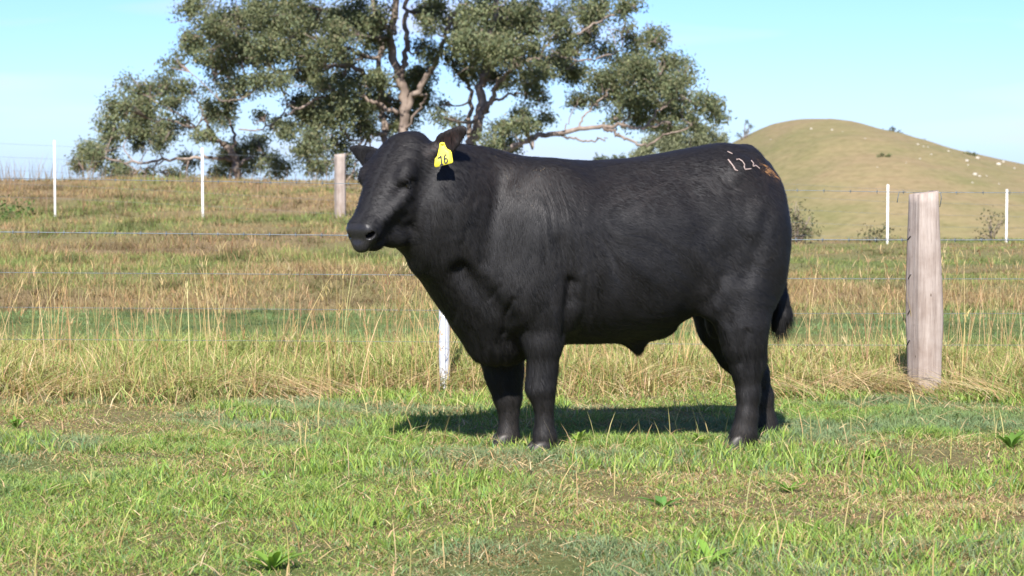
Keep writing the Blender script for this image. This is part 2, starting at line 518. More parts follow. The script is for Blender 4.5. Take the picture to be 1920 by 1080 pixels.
# scrotum between the thighs, sheath under the belly
ell(loc(1345, 600, 0.02), (0.055, 0.06, 0.085), 0.04)
chain([(loc(1180, 626, 0.0), 0.045), (loc(1193, 640, 0.0), 0.034), (loc(1197, 656, 0.0), 0.018)], 0.035)
ell(loc(1228, 616, 0.0), (0.09, 0.05, 0.04), 0.05)
# tail
chain([(loc(1400, 290, 0.0), 0.035), (loc(1428, 318, 0.0), 0.034), (loc(1450, 375, 0.0), 0.028), (loc(1462, 450, 0.01), 0.024), (loc(1462, 530, 0.02), 0.024)], 0.03)
chain([(loc(1463, 530, 0.02), 0.024), (loc(1464, 562, 0.03), 0.034), (loc(1466, 590, 0.03), 0.042), (loc(1460, 612, 0.03), 0.032)], 0.02)

# --- shoulder, brisket, forelegs
for sgn in (1, -1):
    ell(loc(985, 440, 0.0) * (1, 0, 1) + (0, sgn * 0.20, 0), (0.16, 0.078, 0.27), 0.14, [(0.95, 0, 0.25), (0, 1, 0), (-0.25, 0, 0.95)])   # shoulder blade
    ell(loc(955, 545, 0.0) * (1, 0, 1) + (0, sgn * 0.175, 0), (0.125, 0.085, 0.13), 0.10)                                                     # point of the shoulder
    ell(loc(1015, 570, 0.0) * (1, 0, 1) + (0, sgn * 0.18, 0), (0.09, 0.07, 0.13), 0.07)                                                     # upper arm
ell(loc(905, 590, 0.0), (0.10, 0.14, 0.16), 0.08)
ell(loc(935, 645, 0.0), (0.115, 0.10, 0.065), 0.06)
ell(loc(935, 668, 0.01), (0.10, 0.055, 0.028), 0.05)
ell(loc(868, 520, 0.0), (0.08, 0.12, 0.16), 0.09)
# near foreleg
chain([(loc(1022, 585, 0.175), 0.095), (loc(1018, 640, 0.17), 0.080), (loc(1017, 692, 0.165), 0.058), (loc(1014, 728, 0.165), 0.060)], 0.035, 0.9)
chain([(loc(1014, 728, 0.165), 0.060), (loc(1019, 756, 0.165), 0.041), (loc(1021, 788, 0.165), 0.034), (loc(1021, 815, 0.165), 0.044), (loc(1018, 832, 0.165), 0.042)], 0.03, 0.9)
# far foreleg
chain([(loc(950, 600, -0.15), 0.11), (loc(940, 660, -0.15), 0.090), (loc(945, 705, -0.15), 0.072), (loc(951, 745, -0.15), 0.058)], 0.05, 0.85)
chain([(loc(951, 745, -0.15), 0.058), (loc(954, 775, -0.15), 0.039), (loc(954, 798, -0.15), 0.036), (loc(952, 818, -0.15), 0.044), (loc(950, 830, -0.15), 0.045)], 0.03, 0.9)

# --- head frame: ha runs down the face, hb to the bull's left, hn out of the forehead
HYAW = math.radians(52)
HF = np.array([-math.cos(HYAW), -math.sin(HYAW), 0.0]); Zw = np.array([0, 0, 1.0])
ca, sa = math.cos(math.radians(54)), math.sin(math.radians(54))
dirl = lambda d: np.array([d @ BF, d @ BL, d[2]])
ha = dirl(ca * HF - sa * Zw); hn = dirl(sa * HF + ca * Zw); hb = dirl(np.array([math.sin(HYAW), -math.cos(HYAW), 0]))
HO = to_local(at(747, 256, 9.58))
hp = lambda a, b, n: HO + a * ha + b * hb + n * hn
AX = (ha, hb, hn)

# --- neck: deep oval sections from the shoulder to the back of the head
h_end = hp(0.13, 0.0, -0.17)
nk = [((925, 300), (880, 610), 0.0, 0.205), ((895, 297), (853, 575), 0.02, 0.19), ((868, 291), (832, 545), 0.05, 0.175),
      ((842, 286), (812, 515), 0.08, 0.16), ((818, 280), (800, 490), 0.115, 0.15)]
for (tp, bp, v, w) in nk:
    t_, b_ = loc(*tp, v), loc(*bp, v)
    c = (t_ + b_) / 2; ax = (t_ - b_); hl = np.linalg.norm(ax) / 2; ax /= 2 * hl
    fw = np.cross([0, 1, 0], ax)
    ell(c, (0.13, w, hl * 1.0), 0.11, (fw, (0, 1, 0), ax))
    ell(t_ - ax * 0.10, (0.10, 0.085, 0.10), 0.06)           # crest

# --- head: sections down the face
ka = [-0.045, 0.0, 0.06, 0.12, 0.19, 0.26, 0.325, 0.38, 0.425, 0.46, 0.482]
kw = [0.055, 0.098, 0.120, 0.126, 0.118, 0.096, 0.082, 0.073, 0.069, 0.064, 0.046]
kt = [-0.055, -0.012, 0.012, 0.020, 0.016, 0.006, -0.002, -0.004, 0.000, -0.012, -0.042]
kb = [-0.13, -0.19, -0.24, -0.272, -0.285, -0.262, -0.220, -0.178, -0.148, -0.130, -0.110]
cc = hp(0.25, 0, -0.12)
s_, (x_, y_, z_) = _sl(cc - 0.42, cc + 0.42)
x_, y_, z_ = x_ - HO[0], y_ - HO[1], z_ - HO[2]
A_ = x_ * ha[0] + y_ * ha[1] + z_ * ha[2]; B_ = x_ * hb[0] + y_ * hb[1] + z_ * hb[2]; C_ = x_ * hn[0] + y_ * hn[1] + z_ * hn[2]
ua = np.clip(A_, ka[0], ka[-1])
tt, bb, ww = hermite(ka, kt, ua), hermite(ka, kb, ua), hermite(ka, kw, ua)
cz = bb + (tt - bb) * 0.62
hz = np.where(C_ > cz, tt - cz, cz - bb)
wl = ww * np.where(C_ > cz, 1.0, 1 - 0.32 * np.clip((cz - C_) / (cz - bb), 0, 1.2))      # narrower towards the jaw
rr_ = ((np.abs(B_) / wl) ** 2.5 + (np.abs(C_ - cz) / hz) ** 2.5) ** 0.4
d_ = (rr_ - 1) * np.minimum(ww, hz) * 0.9
over = np.where(A_ > ka[-1], A_ - ka[-1], np.where(A_ < ka[0], ka[0] - A_, 0))
d_ = np.where(over > 0, np.sqrt(np.maximum(d_ + 0.04, 0) ** 2 + over ** 2) - 0.04, d_)
_apply(s_, d_.astype(np.float32), 0.05, 'add')
ell(hp(-0.005, 0, -0.075), (0.05, 0.075, 0.07), 0.05, AX)        # poll
for sgn in (1, -1):
    ell(hp(0.17, sgn * 0.105, -0.03), (0.05, 0.03, 0.035), 0.035, AX)      # brow
    ell(hp(0.25, sgn * 0.082, -0.12), (0.085, 0.028, 0.05), 0.04, AX)        # cheek
    ell(hp(0.215, sgn * 0.075, -0.205), (0.075, 0.03, 0.06), 0.04, AX)     # angle of the jaw
    ell(hp(0.43, sgn * 0.040, -0.050), (0.040, 0.028, 0.040), 0.03, AX)    # nostril wing
    ell(hp(0.25, sgn * 0.108, -0.03), (0.03, 0.016, 0.022), 0.02, AX, 'cut')  # hollow before the eye
    ell(hp(0.200, sgn * 0.127, -0.052), (0.022, 0.017, 0.0125), 0.012, (ha * 0.85 - hn * 0.5, hb, hn * 0.85 + ha * 0.5), 'cut')  # eye opening
    ell(hp(0.450, sgn * 0.047, -0.040), (0.026, 0.022, 0.0135), 0.008, (ha * 0.8 + hb * sgn * 0.6, hb * 0.8 - ha * sgn * 0.6, hn), 'cut')  # nostril
ell(hp(0.435, 0, -0.126), (0.042, 0.044, 0.030), 0.03, AX)       # lower lip and chin
for sgn in (1, -1):                                               # mouth line
    cone(hp(0.478, sgn * 0.040, -0.100), 0.007, hp(0.405, sgn * 0.070, -0.118), 0.007, 0.012, 1.0, 'cut')
    cone(hp(0.405, sgn * 0.070, -0.118), 0.007, hp(0.345, sgn * 0.076, -0.135), 0.005, 0.012, 1.0, 'cut')
for (px, py, v) in [(1409, 816, 0.17), (1450, 806, -0.17), (1038, 818, 0.165), (968, 818, -0.15)]:      # dew claws
    for o in (0.022, -0.022): ell(loc(px, py, v + o), (0.014, 0.011, 0.018), 0.008)
for sgn in (1, -1):                                               # cheek bone, hollow below it, jaw muscle
    cone(hp(0.235, sgn * 0.108, -0.075), 0.017, hp(0.37, sgn * 0.074, -0.052), 0.012, 0.025)
    cone(hp(0.315, sgn * 0.104, -0.125), 0.012, hp(0.375, sgn * 0.092, -0.112), 0.010, 0.035, 1.0, 'cut')
    ell(hp(0.185, sgn * 0.078, -0.19), (0.075, 0.036, 0.065), 0.03, AX)
# dewlap fold under the throat
ell(loc(800, 488, 0.10), (0.06, 0.05, 0.06), 0.05)
ell(to_local(at(768, 440, 9.62)), (0.095, 0.07, 0.062), 0.05)
ell(to_local(at(738, 442, 9.52)), (0.06, 0.05, 0.050), 0.04)
cone(loc(864, 508, 0.215), 0.020, loc(946, 602, 0.245), 0.028, 0.065, 1.0, 'cut')   # hollow between neck and shoulder

# --- ears
def ear(base, tip, wid, thick, hollow, blunt=0.6, peak=0.45):
    """leaf-shaped, cupped ear"""
    base = np.asarray(base); tip = np.asarray(tip)
    e1 = tip - base; ln = np.linalg.norm(e1); e1 /= ln
    e3 = np.asarray(hollow, float); e3 -= e1 * (e3 @ e1); e3 /= np.linalg.norm(e3)
    e2 = np.cross(e3, e1)
    cone(base - e1 * 0.035, 0.036, base + e1 * 0.045, 0.026, 0.035)
    s, (x, y, z) = _sl(base + e1 * ln / 2 - ln * 0.8, base + e1 * ln / 2 + ln * 0.8)
    x, y, z = x - base[0], y - base[1], z - base[2]
    q1, q2, q3 = [x * e[0] + y * e[1] + z * e[2] for e in (e1, e2, e3)]
    t = np.clip(q1 / ln, 0.02, 0.995)
    W = wid * np.minimum(1, (t / peak) ** 0.55) * np.clip((1 - t) / (0.95 - peak), 0, 1) ** blunt
    q3 = q3 - 6.0 * q2 * q2 + 0.012
    d = (np.sqrt((q2 / W) ** 2 + (q3 / (thick * (1.15 - 0.5 * t))) ** 2) - 1) * np.minimum(thick, W)
    over = np.maximum(np.maximum(-q1, q1 - ln), 0)
    d = np.where(over > 0, np.maximum(d, 0) + over, d)
    _apply(s, d.astype(np.float32), 0.014, 'add')
    return base + e1 * ln * 0.5, e1, e2, e3
camv = dirl(np.array([-0.12, -0.97, 0.0]))
ne_base = hp(0.030, 0.105, -0.10)
ne_tip = to_local(at(872, 240, 9.47))
EAR_N = ear(ne_base, ne_tip, 0.050, 0.012, camv + np.array([0.45, 0, -0.30]), 0.42)
fe_base = hp(0.085, -0.105, -0.075)
fe_tip = to_local(at(652, 275, 9.74))
EAR_F = ear(fe_base, fe_tip, 0.056, 0.014, camv + np.array([0.45, 0, -0.1]), 0.62, 0.25)

# --- skin folds: shallow grooves on neck, shoulder and flank
for pts, v, r in [([(884, 372), (872, 420), (862, 462)], 0.215, 0.007), ([(905, 350), (893, 410), (890, 450)], 0.235, 0.006),
                  ([(858, 466), (868, 490)], 0.20, 0.010), ([(1062, 540), (1060, 580), (1064, 620)], 0.285, 0.012),
                  ([(1108, 520), (1112, 570)], 0.305, 0.005), ([(915, 545), (925, 520)], 0.245, 0.006), ([(950, 570), (944, 610)], 0.27, 0.009)]:
    pass

# --- surface of the field (naive surface nets)
def surface_nets(Fd, o, h):
    neg = Fd < 0
    nx, ny, nz = Fd.shape
    cnt = np.zeros((nx - 1, ny - 1, nz - 1), np.int8)
    for a in (0, 1):
        for b in (0, 1):
            for c in (0, 1):
                cnt += neg[a:nx - 1 + a, b:ny - 1 + b, c:nz - 1 + c]
    act = np.argwhere((cnt > 0) & (cnt < 8))
    idx = -np.ones(cnt.shape, np.int32); idx[tuple(act.T)] = np.arange(len(act))
    acc = np.zeros((len(act), 3)); num = np.zeros(len(act))
    cor = [(a, b, c) for a in (0, 1) for b in (0, 1) for c in (0, 1)]
    for i, p in enumerate(cor):
        for q in cor[i + 1:]:
            if sum(abs(np.array(p) - q)) != 1: continue
            fa = Fd[act[:, 0] + p[0], act[:, 1] + p[1], act[:, 2] + p[2]].astype(float)
            fb = Fd[act[:, 0] + q[0], act[:, 1] + q[1], act[:, 2] + q[2]].astype(float)
            m = (fa < 0) != (fb < 0)
            t = np.where(m, fa / np.where(m, fa - fb, 1), 0)
            acc += np.where(m[:, None], np.array(p) + t[:, None] * (np.array(q) - p), 0); num += m
    V = o + (act + acc / num[:, None]) * h
    quads = []
    for ax in range(3):
        sl0 = [slice(None)] * 3; sl1 = [slice(None)] * 3
        sl0[ax] = slice(0, -1); sl1[ax] = slice(1, None)
        ch = neg[tuple(sl0)] != neg[tuple(sl1)]
        e = np.argwhere(ch); b, c = (ax + 1) % 3, (ax + 2) % 3
        ok = (e[:, b] > 0) & (e[:, c] > 0) & (e[:, b] < Fd.shape[b] - 1) & (e[:, c] < Fd.shape[c] - 1)
        e = e[ok]
        fl = neg[tuple(e.T)]
        def cell(db, dc):
            f = e.copy(); f[:, b] += db; f[:, c] += dc
            return idx[tuple(f.T)]
        q = np.stack([cell(-1, -1), cell(0, -1), cell(0, 0), cell(-1, 0)], 1)
        q[~fl] = q[~fl][:, ::-1]
        quads.append(q)
    Q = np.concatenate(quads)
    return V, Q[(Q >= 0).all(1)]

bV, bQ = surface_nets(FLD, G0, H)
del FLD

# smooth the net a little
def smooth_mesh(V, Q, it=4, lam=0.5):
    E = np.concatenate([Q[:, [0, 1]], Q[:, [1, 2]], Q[:, [2, 3]], Q[:, [3, 0]]])
    n = len(V); deg = np.bincount(E[:, 0], minlength=n) + np.bincount(E[:, 1], minlength=n)
    for _ in range(it):
        S = np.zeros_like(V)
        for k in range(3):
            S[:, k] = np.bincount(E[:, 0], V[E[:, 1], k], n) + np.bincount(E[:, 1], V[E[:, 0], k], n)
        V = V + lam * (S / deg[:, None] - V)
    return V
bV = smooth_mesh(bV, bQ, 4, 0.5)
def vnormals(V, Q):
    fn = np.cross(V[Q[:, 2]] - V[Q[:, 0]], V[Q[:, 3]] - V[Q[:, 1]])
    Nn = np.zeros_like(V)
    for k in range(4):
        for a in range(3):
            Nn[:, a] += np.bincount(Q[:, k], fn[:, a], len(V))
    return Nn / (np.linalg.norm(Nn, axis=1)[:, None] + 1e-12)
bNrm = vnormals(bV, bQ)

# creases pressed into the hide: neck folds, elbow, flank, muzzle wrinkles
def crease(pts, v, r, depth):
    global bV
    P = np.array([loc(px, py, v) for px, py in pts])
    near = bV[:, 1] > 0.0
    best = np.full(len(bV), 9.0)
    for a, b in zip(P[:-1], P[1:]):
        ab = b - a
        dlt = (bV - a) * (1, 0.0, 1)
        ab2 = ab * (1, 0, 1)
        t = np.clip(dlt @ ab2 / (ab2 @ ab2), 0, 1)
        best = np.minimum(best, np.linalg.norm(dlt - t[:, None] * ab2, axis=1))
    endf = 1.0
    w = np.exp(-(best / r) ** 2) * near * endf
    bV = bV - bNrm * (w * depth)[:, None]
for c_ in [([(886, 365), (874, 410), (862, 452)], 0.2, 0.012, 0.0018), ([(905, 350), (893, 400), (888, 450)], 0.2, 0.016, 0.0014),
           ([(855, 460), (866, 480), (868, 500)], 0.2, 0.016, 0.004), ([(1066, 530), (1062, 580), (1066, 628)], 0.25, 0.026, 0.020),
           ([(1096, 520), (1100, 560), (1098, 600)], 0.28, 0.010, 0.003), ([(1112, 510), (1116, 560), (1114, 590)], 0.28, 0.010, 0.003),
           ([(938, 335), (918, 410), (902, 490)], 0.2, 0.035, 0.010), ([(1036, 455), (1052, 510), (1066, 560)], 0.2, 0.035, 0.008),
           ([(1432, 400), (1412, 460), (1388, 520)], 0.2, 0.035, 0.008), ([(1290, 360), (1312, 420)], 0.2, 0.06, 0.012), ([(1150, 330), (1240, 322), (1300, 315)], 0.2, 0.03, 0.006),
           ([(960, 640), (958, 680), (966, 720)], 0.2, 0.012, 0.004), ([(1388, 620), (1382, 680)], 0.2, 0.015, 0.005), ([(918, 560), (930, 535)], 0.2, 0.010, 0.004), ([(952, 560), (946, 590), (950, 625)], 0.2, 0.012, 0.010),
           ([(1320, 570), (1338, 545), (1345, 520)], 0.2, 0.03, 0.008), ([(838, 400), (832, 440), (826, 470)], 0.2, 0.03, 0.004)]:
    crease(*c_)
bNrm = vnormals(bV, bQ)
# broad unevenness of muscle and coat
bV = bV + bNrm * ((noise3(*(bV * 9).T, seed=3) - 0.5) * 0.006 + (noise3(*(bV * 28).T, seed=4) - 0.5) * 0.0025)[:, None]

bull = empty('bull', tuple(BO))
tag(bull, 'black bull standing side on in the paddock with a yellow ear tag', 'bull')

def hide_masks(V):
    r = V - HO
    a, b, n = r @ ha, r @ hb, r @ hn
    muz = sstep(0.432, 0.452, a + 0.30 * (n + 0.03)) * sstep(-0.115, -0.095, n) * sstep(0.30, 0.2, np.abs(n)) * (np.abs(b) < 0.12) * (a < 0.7)
    c, e1, e2, e3 = EAR_N
    q = V - c
    pink = np.exp(-((q @ e1) / 0.075) ** 2 - ((q @ e2) / 0.030) ** 2) * ((q @ e3) > -0.02) * (np.abs(q @ e3) < 0.05)
    dp = loc(1437, 322, 0.12)
    w = V - dp
    dung = np.exp(-((w[:, 0] * 0.8 + w[:, 2] * 0.5) / 0.055) ** 2 - ((w[:, 2] * 0.8 - w[:, 0] * 0.5) / 0.020) ** 2 - (w[:, 1] / 0.11) ** 2)
    rear = sstep(-0.35, -0.62, V[:, 0]) * sstep(1.0, 0.55, V[:, 2])
    spots = sstep(0.1, 0.35, V[:, 0]) * sstep(0.95, 1.15, V[:, 2]) * sstep(0.8, 0.5, V[:, 0])
    return muz, pink, dung, np.maximum(rear * 0.7, spots)
mz_, pk_, dg_, fl_ = hide_masks(bV)
bme = mesh_np('bull_body', to_world(bV), None, bQ)
add_color(bme, np.stack([mz_, pk_, dg_, fl_], 1), 'Mask')

# hide: short black coat
hide_m, nt, out = new_mat('black_hide')
p = N(nt, 'ShaderNodeBsdfPrincipled')
tcn = N(nt, 'ShaderNodeTexCoord')
mk = N(nt, 'ShaderNodeAttribute', attribute_name='Mask')
sp = N(nt, 'ShaderNodeSeparateColor'); nt.links.new(mk.outputs['Color'], sp.inputs[0])
mpn = N(nt, 'ShaderNodeMapping'); mpn.inputs['Scale'].default_value = (1, 1, 0.35)
nt.links.new(tcn.outputs['Object'], mpn.inputs[0])
n1 = noise_node(nt, 5, 3, 0.5, tcn.outputs['Object'])
n2 = noise_node(nt, 330, 2, 0.6, mpn.outputs[0])
base = ramp(nt, n1, [(0.3, (0.004, 0.0039, 0.0043)), (0.7, (0.0085, 0.0074, 0.0072))])
base = mixrgb(nt, 0.5, base, ramp(nt, n2, [(0.35, (0.003, 0.003, 0.003)), (0.65, (0.010, 0.0095, 0.0097))]))
base = mixrgb(nt, sp.outputs[0], base, ramp(nt, noise_node(nt, 240, 3, 0.6, tcn.outputs['Object']), [(0.35, (0.007, 0.007, 0.0075)), (0.65, (0.022, 0.021, 0.022))]))
pkm = N(nt, 'ShaderNodeMath', operation='MULTIPLY'); pkm.inputs[1].default_value = 0.75; nt.links.new(sp.outputs[1], pkm.inputs[0])
base = mixrgb(nt, pkm.outputs[0], base, (0.042, 0.020, 0.016))
nd = noise_node(nt, 70, 4, 0.7, tcn.outputs['Object'])
ndr = ramp(nt, nd, [(0.46, (0, 0, 0)), (0.58, (1, 1, 1))])
dm = N(nt, 'ShaderNodeMath', operation='MULTIPLY'); nt.links.new(sp.outputs[2], dm.inputs[0]); nt.links.new(ndr, dm.inputs[1])
base = mixrgb(nt, dm.outputs[0], base, (0.24, 0.12, 0.045))
# dried flecks of mud and chaff
vn = N(nt, 'ShaderNodeTexVoronoi'); vn.inputs['Scale'].default_value = 75; nt.links.new(tcn.outputs['Object'], vn.inputs['Vector'])
fl = N(nt, 'ShaderNodeMath', operation='LESS_THAN'); fl.inputs[1].default_value = 0.13; nt.links.new(vn.outputs['Distance'], fl.inputs[0])
fsel = ramp(nt, noise_node(nt, 30, 2, 0.5, tcn.outputs['Object']), [(0.55, (0, 0, 0)), (0.62, (1, 1, 1))])
fm = N(nt, 'ShaderNodeMath', operation='MULTIPLY'); nt.links.new(fl.outputs[0], fm.inputs[0]); nt.links.new(fsel, fm.inputs[1])
fm2 = N(nt, 'ShaderNodeMath', operation='MULTIPLY'); nt.links.new(fm.outputs[0], fm2.inputs[0]); nt.links.new(mk.outputs['Alpha'], fm2.inputs[1])
base = mixrgb(nt, fm2.outputs[0], base, (0.20, 0.15, 0.09))
nt.links.new(base, p.inputs['Base Color'])
rg = N(nt, 'ShaderNodeMapRange'); rg.inputs[3].default_value = 0.68; rg.inputs[4].default_value = 0.36
nt.links.new(sp.outputs[0], rg.inputs[0]); nt.links.new(rg.outputs[0], p.inputs['Roughness'])
p.inputs['Specular IOR Level'].default_value = 0.34
p.inputs['Specular Tint'].default_value = (0.90, 0.93, 1.0, 1)
p.inputs['Sheen Weight'].default_value = 0.0
p.inputs['Sheen Roughness'].default_value = 0.5
p.inputs['Sheen Tint'].default_value = (0.75, 0.78, 0.9, 1)
bp_ = N(nt, 'ShaderNodeBump'); bp_.inputs['Strength'].default_value = 0.35; bp_.inputs['Distance'].default_value = 0.002
nt.links.new(n2, bp_.inputs['Height']); nt.links.new(bp_.outputs[0], p.inputs['Normal'])
nt.links.new(p.outputs[0], out.inputs[0])
body = link('body', bme, bull, hide_m)

# --- short coat: one tapered hair per root, laid back along the body
coat_m, nt, out = new_mat('black_coat')
p = N(nt, 'ShaderNodeBsdfPrincipled')
a = N(nt, 'ShaderNodeAttribute', attribute_name='Col')
nt.links.new(a.outputs['Color'], p.inputs['Base Color'])
p.inputs['Roughness'].default_value = 0.62
p.inputs['Specular IOR Level'].default_value = 0.41
p.inputs['Specular Tint'].default_value = (0.90, 0.93, 1.0, 1)
nt.links.new(p.outputs[0], out.inputs[0])
NH = 240000
qa = np.linalg.norm(np.cross(bV[bQ[:, 2]] - bV[bQ[:, 0]], bV[bQ[:, 3]] - bV[bQ[:, 1]]), axis=1)
qa *= (mz_[bQ[:, 0]] < 0.3)
pick = rng.choice(len(bQ), NH, p=qa / qa.sum())
w4 = rng.dirichlet(np.ones(4), NH)
root = (bV[bQ[pick]] * w4[..., None]).sum(1)
hnr = bNrm[bQ[pick]].mean(1); hnr /= np.linalg.norm(hnr, axis=1)[:, None]
fr_n = sstep(0.15, 0.5, root[:, 0]); flow = np.zeros((NH, 3)); flow[:, 0] = -0.80 + 0.5 * fr_n; flow[:, 2] = -0.55 - 0.4 * fr_n
legs_ = root[:, 2] < 0.45
flow[legs_] = (-0.25, 0, -1)
inhead = ((root - HO) @ ha > 0.02) & (np.abs((root - HO) @ hb) < 0.16) & ((root - HO) @ hn > -0.26)
flow[inhead] = -ha * 0.2 + hb * np.sign((root[inhead] - HO) @ hb)[:, None] * 0.5 - hn * 0.3 - np.array([0, 0, 0.3])
flow += (np.stack([noise3(*(root * 6).T, seed=s) for s in (21, 22, 23)], 1) - 0.5) * 0.5
fb = flow / (np.linalg.norm(flow, axis=1)[:, None] + 1e-9)
acr = np.cross(fb, hnr); acr /= np.linalg.norm(acr, axis=1)[:, None] + 1e-9
s_al = (root * fb).sum(1); s_ac = (root * acr).sum(1)
lock = noise3(s_ac * 75, s_al * 14, root[:, 1] * 10, seed=15); lock2 = noise3(s_ac * 28, s_al * 6, root[:, 1] * 6, seed=17)
flow += rng.normal(0, 0.07, (NH, 3)) + acr * ((lock - 0.5) * 0.5)[:, None]
flow -= hnr * (flow * hnr).sum(1)[:, None]
flow /= np.linalg.norm(flow, axis=1)[:, None] + 1e-9
lift = rng.uniform(0.10, 0.32, NH)
hl_ = rng.uniform(0.013, 0.024, NH) * np.where(legs_, 1.4, 1.0)
sw = np.linalg.norm(root - loc(1464, 592, 0.03), axis=1) < 0.085                    # long hair of the tail switch
flow[sw] = np.array([-0.1, 0, -1]) + rng.normal(0, 0.22, (sw.sum(), 3)); hl_[sw] = rng.uniform(0.03, 0.06, sw.sum()); lift[sw] = rng.uniform(0.1, 0.5, sw.sum())
tip = root + (flow + hnr * lift[:, None]) * hl_[:, None]
side = np.cross(flow, hnr) * (rng.uniform(0.0005, 0.0009, NH))[:, None]
cV = np.stack([root - side, root + side, tip], 1).reshape(-1, 3)
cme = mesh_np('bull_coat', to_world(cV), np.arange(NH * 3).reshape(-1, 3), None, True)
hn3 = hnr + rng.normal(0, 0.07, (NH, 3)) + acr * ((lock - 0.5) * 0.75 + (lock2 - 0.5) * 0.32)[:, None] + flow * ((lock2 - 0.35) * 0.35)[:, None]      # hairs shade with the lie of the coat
hn3[:, 2] += 0.55 * sstep(0.88, 1.08, root[:, 2]) * sstep(0.62, 0.4, root[:, 0])              # hair normals tipped upward to shade the back darker
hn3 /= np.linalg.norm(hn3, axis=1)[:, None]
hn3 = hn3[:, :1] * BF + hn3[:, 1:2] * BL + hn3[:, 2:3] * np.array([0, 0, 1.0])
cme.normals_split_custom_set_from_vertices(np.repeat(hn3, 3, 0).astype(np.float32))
g_ = rng.uniform(0.85, 1.15, NH) * (0.45 + 1.1 * lock) * (0.75 + 0.5 * noise3(*(root * 4).T, seed=9))
brn = (sstep(0.95, 1.15, root[:, 2]) * noise3(*(root * 3.3).T, seed=29))[:, None]        # sun-browned hair along the back
cc_ = np.stack([0.0060 * g_, 0.0055 * g_, 0.0060 * g_], 1) * (1 + brn * np.array([0.9, 0.35, 0.0]))
mud = (sstep(0.34, 0.05, root[:, 2]) * noise3(*(root * 12).T, seed=33))[:, None]        # dust on the lower legs
cc_ = cc_ * (1 - 0.6 * mud) + np.array([0.050, 0.042, 0.036]) * 0.6 * mud
dgr = hide_masks(root)[2]
isd = (dgr > 0.35) & (noise3(*(root * 60).T, seed=8) > 0.5)
cc_[isd] = (0.25, 0.13, 0.05)
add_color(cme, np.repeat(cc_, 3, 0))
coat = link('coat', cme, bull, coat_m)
coat['kind'] = 'stuff'

# --- eyes
eye_m = plain_mat('eye', (0.012, 0.009, 0.008), 0.05, 0.8)
def uv_sphere(c, r, axes=np.eye(3), nu=16, nv=10):
    th = np.linspace(0, np.pi, nv + 1); ph = np.linspace(0, 2 * np.pi, nu, endpoint=False)
    S = np.stack([np.sin(th)[:, None] * np.cos(ph), np.sin(th)[:, None] * np.sin(ph), np.cos(th)[:, None] * np.ones(nu)], -1).reshape(-1, 3)
    r = np.broadcast_to(np.asarray(r, float), (3,))
    V = np.asarray(c) + (S * r) @ np.asarray(axes)
    i = np.arange(nv)[:, None] * nu; j = np.arange(nu)[None]; k = (j + 1) % nu
    return V, np.stack([i + j, i + nu + j, i + nu + k, i + k], -1).reshape(-1, 4)
for sgn in (1, -1):
    V, Q = uv_sphere(hp(0.200, sgn * 0.106, -0.052), (0.019, 0.017, 0.017), AX)
    link('eye', mesh_np('eye', to_world(V), None, Q), bull, eye_m)
    mb = MB()                                        # heavy upper lid, thin lower lid
    for off, rad in ((0.009, 0.0075), (-0.010, 0.0055)):
        tl = np.linspace(-1, 1, 9)
        P = np.array([hp(0.200 - off * 0.5 * (1 - t * t) + 0.020 * t * 0.86, sgn * (0.117 + 0.003 * (1 - t * t)), -0.052 + off * 0.86 * (1 - t * t) - 0.020 * t * 0.5) for t in tl])
        mb.tube(to_world(P), rad * (1 - 0.6 * tl ** 2), 8)
    link('eyelid', mb.mesh('eyelid'), bull, hide_m)

# --- cloven hooves
hoof_m = plain_mat('hoof_horn', (0.016, 0.014, 0.013), 0.5, 0.4, 0, 0.4, 60)
for (px, py, v) in [(1385, 838, 0.17), (1437, 823, -0.17), (1013, 846, 0.165), (946, 838, -0.15)]:
    c = loc(px, py, v); mb = MB()
    for s in (1, -1):
        for_ = np.array([0.0, s * 0.026, 0])
        rings = []
        for zz, ru, rv, sh in ((0.0, 0.058, 0.024, 0.012), (0.02, 0.054, 0.024, 0.008), (0.045, 0.044, 0.022, 0.0), (0.062, 0.032, 0.017, -0.006)):
            an = np.linspace(0, 2 * np.pi, 12, endpoint=False)
            rings.append(np.stack([c[0] + sh + ru * np.cos(an), v + for_[1] + rv * np.sin(an), np.full(12, zz)], 1))
        V = np.concatenate(rings + [np.array([[c[0], v + for_[1], 0.064]])])
        i = np.arange(3)[:, None] * 12; j = np.arange(12)[None]; k = (j + 1) % 12
        Q = np.stack([i + j, i + k, i + 12 + k, i + 12 + j], -1).reshape(-1, 4)
        T = np.stack([36 + np.arange(12), 36 + (np.arange(12) + 1) % 12, np.full(12, 48)], 1)
        mb.add(to_world(V), Q, T)
    link('hoof', mb.mesh('hoof'), bull, hoof_m)

